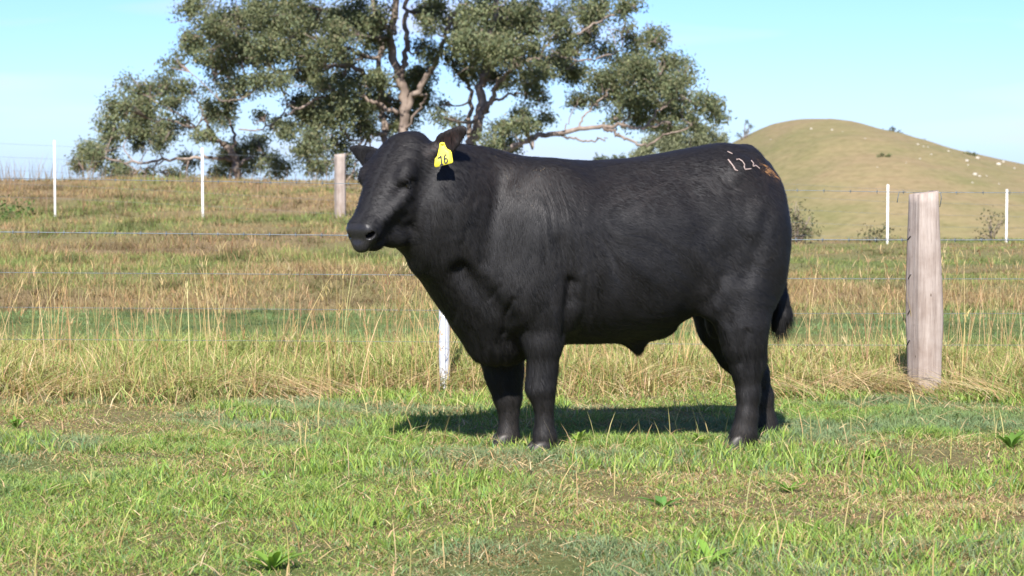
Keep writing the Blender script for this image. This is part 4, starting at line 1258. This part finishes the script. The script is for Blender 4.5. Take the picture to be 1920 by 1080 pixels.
# ------------------------------------------------------------------ trees
bark_m, nt, out = new_mat('gum_bark')
p = N(nt, 'ShaderNodeBsdfPrincipled'); p.inputs['Roughness'].default_value = 0.85; p.inputs['Specular IOR Level'].default_value = 0.2
tcn = N(nt, 'ShaderNodeTexCoord')
mpn = N(nt, 'ShaderNodeMapping'); mpn.inputs['Scale'].default_value = (1, 1, 0.25); nt.links.new(tcn.outputs['Object'], mpn.inputs[0])
g1 = noise_node(nt, 3.0, 5, 0.65, mpn.outputs[0])
nt.links.new(ramp(nt, g1, [(0.32, (0.10, 0.078, 0.066)), (0.5, (0.19, 0.152, 0.13)), (0.68, (0.29, 0.24, 0.21))]), p.inputs['Base Color'])
bm_ = N(nt, 'ShaderNodeBump'); bm_.inputs['Strength'].default_value = 0.6; bm_.inputs['Distance'].default_value = 0.05
nt.links.new(g1, bm_.inputs['Height']); nt.links.new(bm_.outputs[0], p.inputs['Normal'])
nt.links.new(p.outputs[0], out.inputs[0])
leaf_m = attr_leaf_mat('gum_leaf', 0.3, 0.65, 0.15)

def curve_pts(P, n):
    P = np.asarray(P, float); t = np.linspace(0, 1, len(P)); s = np.linspace(0, 1, n)
    return np.stack([hermite_np(t, P[:, k], s) for k in range(P.shape[1])], 1)

def foliage(centers, radii, per_m2, lsize, palette, wts, hang=0.5, seed=0):
    """leaves in sprigs spread through each clump; returns mesh arrays"""
    g = np.random.default_rng(seed)
    Vs, Cs = [], []
    for (c, r) in zip(centers, radii):
        nsp = max(5, int(per_m2 * r ** 2))
        d = g.normal(0, 1, (nsp, 3)); d /= np.linalg.norm(d, axis=1)[:, None]
        rad = r * g.random(nsp) ** 0.45
        sub = g.normal(0, 1, (9, 3)); sub /= np.linalg.norm(sub, axis=1)[:, None]
        sub = c + sub * (r * g.uniform(0.3, 0.98, 9))[:, None] * (1.15, 1.15, 0.8)          # small sprays inside the clump
        sp_ = sub[g.integers(0, 9, nsp)] + d * rad[:, None] * 0.46 * (1.1, 1.1, 0.8)
        tone = g.uniform(0.72, 1.28, nsp) * g.uniform(0.88, 1.12)
        k = 9
        base = np.repeat(sp_, k, 0) + g.normal(0, 0.085 + 0.05 * r, (nsp * k, 3))
        n = len(base)
        a = g.normal(0, 1, (n, 3)); a[:, 2] -= hang * 1.6; a /= np.linalg.norm(a, axis=1)[:, None]
        s = g.normal(0, 1, (n, 3)); s -= a * (a * s).sum(1)[:, None]; s /= np.linalg.norm(s, axis=1)[:, None]
        L = (lsize * g.uniform(0.7, 1.35, n))[:, None]; W = L * 0.21
        Vs.append(np.stack([base, base + a * L * 0.45 - s * W, base + a * L, base + a * L * 0.45 + s * W], 1).reshape(-1, 3))
        pc = np.array(palette)[g.choice(len(palette), n, p=np.array(wts) / np.sum(wts))]
        pc = pc * np.repeat(tone, k)[:, None] * g.uniform(0.88, 1.12, (n, 1))
        Cs.append(np.repeat(pc, 4, 0))
    V = np.concatenate(Vs); C = np.concatenate(Cs)
    return V, np.arange(len(V)).reshape(-1, 4), C

GUM = [(0.118, 0.138, 0.072), (0.150, 0.165, 0.088), (0.095, 0.122, 0.072), (0.155, 0.150, 0.088)]

def gum(name, label, Y, base_px, limbs, clumps, above, seed, dens=500, group=None):
    """limbs: (picture polyline, start and end thickness in pixels, depth at start and end); clumps: picture x, y, radius"""
    g = np.random.default_rng(seed)
    s = Y / F_PX
    bx = at(base_px[0], base_px[1], Y)
    z0 = float(gz(bx[0], Y))
    root = empty(name, (bx[0], Y, z0)); tag(root, label, 'tree', group)
    mb_t = MB(); nodes = []
    for li, (pl, w0, w1, d0, d1) in enumerate(limbs):
        P = np.array([at(px, py, Y + d0 + (d1 - d0) * i / (len(pl) - 1)) for i, (px, py) in enumerate(pl)])
        n = max(10, 5 * len(pl))
        Q = curve_pts(P, n)
        Q[1:] += g.normal(0, 0.035, (n - 1, 3)) * np.array([1, 1, 1])
        R = np.linspace(w0, w1, n) * s / 2 * (0.95 if li == 0 else 0.85)
        mb = mb_t if li == 0 else MB()
        mb.tube(Q, R, 10 if w0 > 12 else 7, 0.16, seed + li)
        if li: link('limb', mb.mesh('limb'), root, bark_m)
        nodes.append(np.concatenate([Q, R[:, None]], 1)[2:])
    link('trunk', mb_t.mesh('trunk'), root, bark_m)
    nodes = np.concatenate(nodes)
    cen, rad = [], []
    for (px, py, r) in clumps:
        dY = float(np.clip(g.normal(0, 2.2), -4.2, 4.2)) * (0.55 if r < 24 else 1)
        cen.append(at(px, py, Y + dY)); rad.append(1.03 * r * (Y + dY) / F_PX)
    for (px, py, r) in above:
        dY = g.uniform(-3, 3); cen.append(at(px, py, Y + dY)); rad.append(r * (Y + dY) / F_PX)
    # twigs that carry the clumps
    mb = MB()
    for c, r in zip(cen, rad):
        dd = np.linalg.norm((nodes[:, :3] - c) * (1, 0.5, 1), axis=1) + np.maximum(nodes[:, 2] - c[2], 0) * 0.6
        j = int(np.argmin(dd)); a = nodes[j, :3]
        mid = (a + c) / 2 + g.normal(0, 0.14, 3) + np.array([0, 0, -0.12])
        r0 = min(nodes[j, 3] * 0.6, 0.045 + 0.012 * np.linalg.norm(c - a))
        mb.tube(curve_pts([a, mid, c], 7), np.linspace(r0, 0.014, 7), 5, 0.15, seed)
        for q in range(6):
            e = c + g.normal(0, 1, 3) * r * (0.62, 0.62, 0.5)
            m2 = (c * 0.55 + a * 0.1 + e * 0.35) + g.normal(0, 0.06, 3)
            st = curve_pts([a, mid, c], 7)[4]
            mb.tube(curve_pts([st, m2, e], 5), np.linspace(0.018, 0.006, 5), 4)
    link('twigs', mb.mesh('twigs'), root, bark_m)['kind'] = 'stuff'
    V, Q, C = foliage(cen, rad, dens, 0.105, GUM, (4, 3, 3, 2), 0.5, seed)
    me = mesh_np('crown', V, None, Q, False); add_color(me, C)
    link('crown', me, root, leaf_m)['kind'] = 'stuff'
    return root

TY = 70.0
c_left = [(163,292,32),(146,306,18),(186,290,28),(216,317,28),(251,165,34),(308,151,28),(234,200,34),(276,197,36),(216,239,34),(258,236,33),(297,225,28),(318,246,25),(269,267,22),(297,267,22),(332,190,22),(360,169,28),(416,218,26),(427,197,26),(399,204,22),(427,281,38),(434,306,34),(480,267,26),(452,299,32),(515,313,30),(494,299,22),(318,324,20),(276,324,22),(240,326,22),(353,303,20),(340,230,18),(380,250,22),(205,270,22),(400,330,24),(350,335,16)]
c_mid = [(381,21,38),(416,46,42),(452,28,46),(494,35,46),(533,21,46),(399,70,38),(445,77,42),(494,81,36),(353,88,24),(346,70,16),(329,116,20),(452,102,36),(406,120,30),(399,95,32),(431,141,30),(441,162,32),(498,109,32),(536,81,36),(572,106,32),(610,95,36),(558,46,42),(593,35,42),(646,28,42),(681,32,42),(649,63,42),(691,60,36),(522,151,30),(494,151,26),(572,134,30),(603,123,26),(677,155,32),(628,176,36),(593,197,32),(558,190,26),(649,197,36),(684,197,32),(558,211,32),(586,225,36),(635,225,32),(558,264,30),(593,260,32),(628,260,32),(575,299,26),(600,315,24),(677,229,28),(522,232,18),(487,218,15),(711,153,30),(715,182,30),(773,146,36),(802,139,26),(773,175,26),(758,204,32),(758,226,27),(795,182,24),(787,22,26),(820,25,36),(806,51,26),(791,91,22),(809,98,22),(707,36,30),(711,84,24),(640,140,30),(660,110,26),(610,150,26),(540,240,22),(640,300,22),(655,330,18),(690,250,20),(730,240,22)]
c_right = [(871,44,36),(904,29,40),(941,22,42),(977,22,42),(999,40,36),(882,73,42),(919,66,42),(955,62,42),(904,95,42),(937,98,42),(977,84,36),(860,102,32),(875,128,32),(908,128,30),(973,109,30),(1043,47,36),(1030,30,30),(1101,22,36),(1130,15,32),(1163,15,26),(1105,44,22),(1189,7,16),(1170,51,17),(1218,69,26),(1236,77,20),(1185,73,22),(1105,84,28),(1130,95,22),(1079,87,25),(1050,95,27),(1028,109,25),(1065,128,32),(1028,124,27),(1003,139,28),(984,146,28),(1079,139,26),(992,164,25),(1174,117,32),(1210,120,36),(1247,117,28),(1272,113,22),(1283,139,22),(1137,146,36),(1167,153,38),(1203,149,40),(1240,153,36),(1265,164,28),(1137,175,28),(1174,190,30),(1210,197,28),(1247,197,31),(1276,182,27),(1269,212,28),(1294,228,22),(1312,190,25),(1331,197,25),(1349,215,19),(1156,219,20),(1192,219,24),(1229,226,26),(1254,236,20),(984,211,20),(1024,219,20),(984,233,28),(955,233,24),(933,237,19),(919,273,26),(948,270,26),(1083,190,19),(1108,190,20),(1010,182,17),(828,197,15),(853,226,15),(820,219,15),(940,150,26)]
gum('gum_tree', 'low spreading gum tree at the far left with drooping branches', TY + 3, (446, 400),
    [([(450, 420), (446, 370), (446, 325), (438, 290), (415, 268)], 17, 12, 0, 0),
     ([(415, 268), (392, 258), (374, 246), (339, 232), (300, 222)], 9, 3, 0, -1.5), ([(410, 268), (392, 239), (381, 211), (360, 180)], 8, 3, 0, 0.8),
     ([(438, 300), (410, 296), (378, 295), (311, 299), (255, 303), (200, 298)], 9, 4, 0, -1), ([(446, 310), (480, 290), (515, 300), (540, 318)], 8, 3, 0, 1),
     ([(436, 290), (440, 250), (425, 215), (430, 195)], 8, 3, 0, 1.4), ([(374, 246), (330, 210), (270, 180)], 5, 2, -0.6, -1.2), ([(311, 299), (280, 315), (240, 325)], 4, 2, -0.5, 0.4)],
    c_left, [], 41)
gum('gum_tree', 'tall gum tree behind the bull\'s head with pale forking trunk', TY, (745, 400),
    [([(752, 430), (750, 340), (755, 280), (757, 233), (758, 175), (742, 124), (733, 73), (740, 22), (744, -40), (735, -120)], 25, 10, 0, 0),
     ([(752, 150), (757, 122), (761, 91), (760, 36), (768, -20), (790, -110)], 14, 8, 0, 0.5), ([(757, 215), (778, 180), (795, 150), (813, 120), (831, 80), (842, 36), (860, 15), (885, 5)], 16, 5, 0, -1.2),
     ([(748, 330), (722, 260), (718, 225), (712, 165), (715, 91), (705, 30), (690, -60)], 17, 8, 0.4, 2.2), ([(715, 160), (677, 134), (640, 122), (600, 128), (557, 134), (515, 137), (473, 172), (445, 187), (410, 187)], 12, 3, 1.5, -1.5),
     ([(710, 110), (660, 95), (610, 77), (568, 63), (533, 67), (480, 50), (430, 60)], 10, 3, 1.6, -0.8), ([(745, 212), (720, 200), (695, 187), (663, 176), (610, 180), (560, 205), (526, 218), (487, 243), (448, 243)], 10, 3, 0, -1.2),
     ([(705, 40), (640, 30), (560, 10), (470, 20), (400, 40)], 10, 3, 2, 0.5), ([(720, 250), (690, 255), (650, 290), (600, 310)], 9, 3, 0.5, -1), ([(690, 255), (670, 300), (650, 345), (625, 335)], 6, 2, 0.2, -0.8), ([(750, 250), (790, 200), (800, 175)], 7, 3, 0, -1)],
    c_mid, [(440, -60, 60), (540, -70, 70), (640, -80, 75), (740, -90, 75), (810, -60, 60), (500, -150, 60), (620, -170, 70), (740, -190, 70)], 42)
gum('gum_tree', 'gum tree with twin pinkish stems and long low branch over the bull\'s back', TY - 1, (885, 400),
    [([(872, 420), (876, 340), (882, 285), (893, 240), (899, 212), (903, 165), (913, 124), (918, 80), (930, 20), (935, -60)], 25, 10, 0, 0),
     ([(899, 214), (908, 205), (921, 190), (933, 157), (959, 128), (966, 105)], 15, 6, 0, -1), ([(921, 192), (955, 179), (975, 176), (995, 174)], 7, 3, -0.3, -1), ([(884, 290), (880, 233), (883, 171), (860, 139), (845, 105)], 13, 5, 0.3, 1.5),
     ([(957, 130), (985, 115), (1010, 106), (1039, 73), (1094, 58), (1137, 33), (1175, 20)], 9, 3, -1, -1.4), ([(1012, 106), (1050, 108), (1097, 113), (1150, 100), (1200, 85)], 6, 2, -1, 0.4),
     ([(905, 340), (925, 305), (952, 281), (992, 262), (1028, 252), (1083, 241), (1137, 237), (1180, 238), (1215, 237), (1260, 230)], 17, 4, 0, -1.5), ([(1046, 254), (1080, 262), (1112, 262), (1140, 258)], 6, 3, -0.6, -1.2),
     ([(1132, 238), (1155, 250), (1174, 262), (1210, 272), (1247, 252), (1290, 240)], 8, 3, -1, -1.6), ([(1165, 238), (1178, 215), (1190, 195), (1205, 165)], 5, 2, -1, -0.3), ([(1215, 237), (1240, 205), (1270, 185), (1320, 195)], 5, 2, -1.3, -1),
     ([(1083, 241), (1100, 210), (1130, 180), (1150, 155)], 5, 2, -0.8, 0.6), ([(992, 262), (985, 240), (982, 215)], 4, 2, -0.2, 0.5), ([(975, 268), (968, 245), (965, 225)], 3, 2, -0.2, 0.4), ([(1060, 245), (1075, 205), (1085, 185)], 3, 1.5, -0.7, 0), ([(1000, 260), (1015, 225), (1035, 190)], 3, 1.5, -0.3, 0.2)],
    c_right, [(880, -50, 60), (960, -60, 70), (1040, -50, 55), (1100, -40, 45), (920, -130, 60), (1010, -120, 50)], 43)

# rounded far tree and the crowns that show over the bull's back
def round_tree(name, label, Y, clumps, seed, lsize, dens, palette, group=None):
    g = np.random.default_rng(seed)
    cx = np.mean([c[0] for c in clumps]); b = at(cx, 300, Y)
    z0 = float(gz(b[0], Y))
    root = empty(name, (b[0], Y, z0)); tag(root, label, 'tree', group)
    cen = [at(px, py, Y + g.uniform(-1, 1) * r * Y / F_PX) for px, py, r in clumps]; rad = [r * Y / F_PX for _, _, r in clumps]
    mb = MB()
    hi = max(c[2] for c in cen)
    mb.tube(curve_pts([(b[0], Y, z0 - 0.3), (b[0] + 0.1, Y, (z0 + hi) / 2), (b[0], Y, hi - 0.3)], 8), np.linspace(0.022, 0.006, 8) * (hi - z0 + 1), 8, 0.15, seed)
    for c in cen:
        a = np.array([b[0], Y, z0 + 0.4 * (c[2] - z0)])
        mb.tube(curve_pts([a, (a + c) / 2 + (0, 0, -0.1), c], 5), np.linspace(0.008, 0.003, 5) * (hi - z0 + 1), 5)
    link('trunk', mb.mesh('trunk'), root, bark_m)
    V, Q, C = foliage(cen, rad, dens, lsize, palette, [1] * len(palette), 0.2, seed)
    me = mesh_np('crown', V, None, Q, False); add_color(me, C)
    link('crown', me, root, leaf_m)['kind'] = 'stuff'
    return root
OLIVE = [(0.175, 0.19, 0.115), (0.195, 0.205, 0.125), (0.15, 0.17, 0.105)]  # olive leaves, with distance haze mixed in as a paler colour
DARK = [(0.060, 0.075, 0.045), (0.080, 0.092, 0.050)]
round_tree('broad_tree', 'rounded pale olive tree in the distance above the bull\'s rump', 130,
           [(1235,266,26),(1265,258,28),(1295,250,26),(1325,256,26),(1348,264,20),(1255,285,28),(1290,280,34),(1325,282,30),(1215,284,22),(1200,292,16),(1280,306,34),(1330,305,30),(1240,305,26),(1355,280,14),(1310,300,30),(1215,330,28),(1255,338,34),(1300,340,36),(1345,335,28),(1360,310,22),(1235,370,30),(1285,378,36),(1335,372,30)], 51, 0.15, 330, OLIVE)
for i, (px, py, r, lb) in enumerate([(1125, 300, 10, 'small dark far tree top just above the middle of the bull\'s back'), (1160, 298, 13, 'low far tree top between the back line and the round olive tree')]):
    round_tree('far_tree', lb, 180, [(px, py, r), (px + 10, py + 3, r * 0.8), (px - 9, py + 4, r * 0.7), (px, py + 16, r), (px + 8, py + 28, r * 1.2), (px - 8, py + 30, r * 1.2), (px, py + 44, r * 1.3)], 60 + i, 0.35, 22, DARK)
# ------------------------------------------------------------------ things on the hill
bush_leaf = attr_leaf_mat('bush_leaf', 0.2, 0.6, 0.2)
def bush(name, label, cat, base, parts, seed, lsize, dens, palette, stems=4, group=None):
    """shrub: stems from one base to leaf clumps; parts are (dx, dz, r, dy) in metres from the base"""
    g = np.random.default_rng(seed)
    root = empty(name, tuple(base)); tag(root, label, cat, group)
    cen = [np.array(base) + (dx, dy, dz) for dx, dz, r, dy in parts]; rad = [q[2] for q in parts]
    mb = MB(); sz = max(q[1] for q in parts)
    for c in cen:
        for k in range(stems):
            e = c + g.normal(0, 0.35, 3) * rad[0]
            mb.tube(curve_pts([np.array(base) - (0, 0, 0.1 * sz), (np.array(base) * 0.4 + e * 0.6) + g.normal(0, 0.06, 3) * sz, e], 5), np.linspace(0.018, 0.006, 5) * sz, 4)
    link('stem', mb.mesh('stem'), root, bark_m)
    V, Q, C = foliage(cen, rad, dens, lsize, palette, [1] * len(palette), 0.0, seed)
    me = mesh_np('foliage', V, None, Q, False); add_color(me, C)
    link('foliage', me, root, bush_leaf)['kind'] = 'stuff'
    return root
HB = [(0.055, 0.070, 0.050), (0.075, 0.085, 0.055)]
ridge = lambda px: np.array([at(px, 0, HD)[0], HD, float(hill_z(np.array(at(px, 0, HD)[0]), np.array(0.0))) - 0.15])
m = HD / F_PX
bush('sapling', 'thin open sapling on the left shoulder of the hill', 'tree', ridge(1397), [(0.5 * m * 10, 18 * m, 7 * m, 0), (10 * m, 26 * m, 5 * m, 0.2), (-8 * m, 8 * m, 5 * m, 0), (4 * m, 34 * m, 4 * m, 0)], 71, 0.30, 9, HB, 3)
bush('ridge_bush', 'left of two dark bushes on the hill\'s skyline', 'bush', ridge(1670), [(0, 7 * m, 8 * m, 0), (-9 * m, 6 * m, 5 * m, 0), (6 * m, 10 * m, 5 * m, 0)], 72, 0.34, 28, HB)
bush('ridge_bush', 'right and smaller of two dark bushes on the hill\'s skyline', 'bush', ridge(1686), [(0, 5 * m, 6 * m, 0), (4 * m, 3 * m, 5 * m, 0)], 73, 0.34, 28, HB)
bush('ridge_bush', 'low flat bush further down the hill\'s right skyline', 'bush', ridge(1732), [(0, 1 * m, 7 * m, 0), (9 * m, 0, 6 * m, 0), (-8 * m, 1 * m, 4 * m, 0)], 74, 0.34, 26, HB)
for i, (px, py, r, lb) in enumerate([(1656, 294, 6, 'flat dark shrub alone on the open face of the hill'), (1818, 291, 9, 'green shrub among pale rocks on the right of the hill')]):
    b = on_hill(px, py)
    if b is not None:
        bush('hill_shrub', lb, 'shrub', b, [(0, 1 * m, r * m * 0.7, 0), (7 * m, 0.5 * m, r * m * 0.6, 0), (-7 * m, 0.5 * m, r * m * 0.6, 0)], 76 + i, 0.3, 26, [(0.08, 0.10, 0.045), (0.10, 0.115, 0.05)])
rock_m = plain_mat('pale_rock', (0.34, 0.32, 0.28), 0.85, 0.2, 0, 0.25, 3, 0.4)
g = np.random.default_rng(8)
rocks = [(1521,242,3),(1560,244,3.2),(1580,247,1.6),(1622,260,1.8),(1445,262,2),(1721,271,3),(1732,275,2.2),(1740,276,2.4),(1778,284,3.4),(1746,290,2.6),(1725,298,2.4),(1813,302,4.5),(1833,297,5),(1872,309,5.5),(1881,304,4),(1828,328,6),(1837,331,3.5),(1823,343,2.6),(1645,314,1.8),(1815,310,2.4),(1873,345,2.0),(1902,316,2.6),(1850,330,2.2),(1699,305,1.4)]
ORD = ['first', 'second', 'third', 'fourth', 'fifth', 'sixth', 'seventh', 'eighth', 'ninth', 'tenth', 'eleventh', 'twelfth', 'thirteenth', 'fourteenth', 'fifteenth', 'sixteenth', 'seventeenth', 'eighteenth', 'nineteenth', 'twentieth', 'twenty-first', 'twenty-second', 'twenty-third', 'twenty-fourth']
rocks.sort()
for i, (px, py, r) in enumerate(rocks):
    b = on_hill(px, py)
    if b is None: continue
    V, Q = uv_sphere(np.zeros(3), (1.25, 1, 0.75), np.eye(3), 10, 6)
    rr = 0.75 * r * np.linalg.norm(b) / F_PX
    V = V * (1 + 0.5 * (noise3(*(V * 1.7 + i * 3.1).T, seed=5) - 0.5))[:, None] * rr
    me = mesh_np('hill_rock', V, None, Q, False)
    o = link('hill_rock', me, None, rock_m); o.location = b + np.array([0, 0, 0.1 * rr]); o.rotation_euler = (0, 0, g.uniform(0, 6))
    tag(o, ('tiny' if r < 2 else 'small' if r < 3.2 else 'larger') + ' pale rock on the grassy hill, ' + ORD[i] + ' from the left', 'rock', 'pale rocks scattered over the hill')

# ------------------------------------------------------------------ weeds by the far fence on the right
WEED = [(0.075, 0.088, 0.045), (0.10, 0.105, 0.055), (0.12, 0.10, 0.06)]
for i, (px, py, lb, pts) in enumerate([
        (1492, 447, 'tall grey green weed bush just behind the bull\'s rump', [(0, 0.18, 0.17, 0), (-0.04, 0.40, 0.13, 0), (0.16, 0.22, 0.13, 0), (-0.02, 0.55, 0.07, 0), (0.18, 0.42, 0.07, 0)]),
        (1642, 450, 'low dark weed left of the thin white post', [(0, 0.10, 0.14, 0), (-0.12, 0.06, 0.10, 0), (0.12, 0.10, 0.10, 0)]),
        (1858, 452, 'thin branching weed right of the big wooden post', [(0, 0.15, 0.08, 0), (-0.03, 0.34, 0.06, 0), (0.16, 0.28, 0.07, 0), (-0.14, 0.05, 0.10, 0)])]):
    Y = 40.0
    x = at(px, py, Y)[0]
    bush('weed_bush', lb, 'weed', (x, Y, float(gz(x, Y))), [(a * 1.1, b_ * 1.1, r, dy) for a, b_, r, dy in pts], 81 + i, 0.06, 900, WEED, 5)
b = at(60, 395, 37.5)
bush('weed_bush', 'dark green leafy weed at the foot of the leftmost thin white post', 'weed', (b[0], 36, float(gz(b[0], 36))), [(0, 0.12, 0.16, 0), (-0.22, 0.10, 0.13, 0), (0.2, 0.10, 0.12, 0)], 88, 0.07, 420, [(0.06, 0.11, 0.03), (0.08, 0.13, 0.035)], 3)

# ------------------------------------------------------------------ broad-leaved weeds in the turf
dock_m = attr_leaf_mat('dock_leaf', 0.35, 0.45, 0.35)
def dock(name, label, px, py, size, nleaf, seed, upright=0.5, col=(0.15, 0.25, 0.04)):
    """rosette of strap leaves, each a folded, arching blade"""
    g = np.random.default_rng(seed)
    Y = CAM_H / ((py - HORIZON) / F_PX)
    x = at(px, py, Y)[0]; z0 = float(gz(x, Y))
    root = empty(name, (x, Y, z0)); tag(root, label, 'weed', 'broad-leaved weeds in the turf')
    size *= 0.78; nleaf = int(nleaf * 1.5)
    for k in range(nleaf):
        az = 2 * math.pi * k / nleaf + g.uniform(-0.3, 0.3); L = size * g.uniform(0.65, 1.2); W = L * g.uniform(0.07, 0.13); up = np.clip(g.normal(upright, 0.18), 0.1, 1.1)
        t = np.linspace(0, 1, 7); wv = W * np.sin(np.pi * np.clip(t * 0.93 + 0.05, 0, 1)) ** 0.8
        r = L * t * math.cos(up) ; h = L * (t * math.sin(up) * 1.25 - 0.5 * t ** 2 * math.sin(up)) 
        d = np.array([math.cos(az), math.sin(az), 0]); s = np.array([-math.sin(az), math.cos(az), 0])
        cen = r[:, None] * d + h[:, None] * np.array([0, 0, 1.0])
        fold = np.array([0, 0, 1.0])
        V = np.concatenate([cen - s * wv[:, None] + fold * wv[:, None] * 0.35, cen, cen + s * wv[:, None] + fold * wv[:, None] * 0.35])
        i = np.arange(6)
        Q = np.concatenate([np.stack([i, i + 7, i + 8, i + 1], 1), np.stack([i + 7, i + 14, i + 15, i + 8], 1)])
        me = mesh_np('leaf', V, None, Q); c = np.array(col) * g.uniform(0.75, 1.25)
        add_color(me, np.tile(c, (len(V), 1)))
        o = link('leaf', me, root, dock_m); o.location = (0, 0, 0)
    return root
dock('broadleaf_weed', 'bright green broad-leaved weed standing right of the near foreleg', 1083, 838, 0.105, 7, 1, 1.0, (0.20, 0.30, 0.05))
dock('broadleaf_weed', 'bright leafy weed just in front of the near hind leg', 1312, 833, 0.085, 6, 2, 0.8, (0.19, 0.29, 0.05))
dock('broadleaf_weed', 'pale green upright leaves between the two front feet', 985, 852, 0.10, 5, 3, 1.05, (0.22, 0.28, 0.06))
dock('broadleaf_weed', 'wide flat blue green weed below the bull\'s belly in the foreground', 1245, 960, 0.13, 7, 4, 0.35, (0.10, 0.21, 0.05))
dock('broadleaf_weed', 'green leafy weed in the turf below the big wooden post', 1640, 862, 0.12, 9, 5, 0.6, (0.13, 0.24, 0.04))
dock('broadleaf_weed', 'tall green weed at the right edge below the fence', 1895, 842, 0.14, 9, 6, 0.8, (0.12, 0.23, 0.04))
dock('broadleaf_weed', 'large strap-leaved weed at the bottom edge left of the middle', 510, 1072, 0.15, 9, 7, 0.7, (0.15, 0.26, 0.04))
dock('broadleaf_weed', 'leafy weed at the very bottom right of the foreground', 1790, 1040, 0.13, 9, 8, 0.5, (0.13, 0.24, 0.04))
dock('broadleaf_weed', 'low green weed at the bottom middle of the foreground', 1330, 1060, 0.13, 8, 9, 0.45, (0.14, 0.25, 0.04))
dock('broadleaf_weed', 'leafy weed in the turf at the left edge level with the hooves', 30, 800, 0.11, 8, 10, 0.7, (0.13, 0.24, 0.04))
dock('broadleaf_weed', 'light green weed in the turf left of the bull\'s shadow', 500, 905, 0.11, 7, 11, 0.5, (0.17, 0.28, 0.05))
dock('broadleaf_weed', 'single green weed in the turf below the hind feet', 1480, 925, 0.11, 7, 12, 0.6, (0.13, 0.24, 0.04))
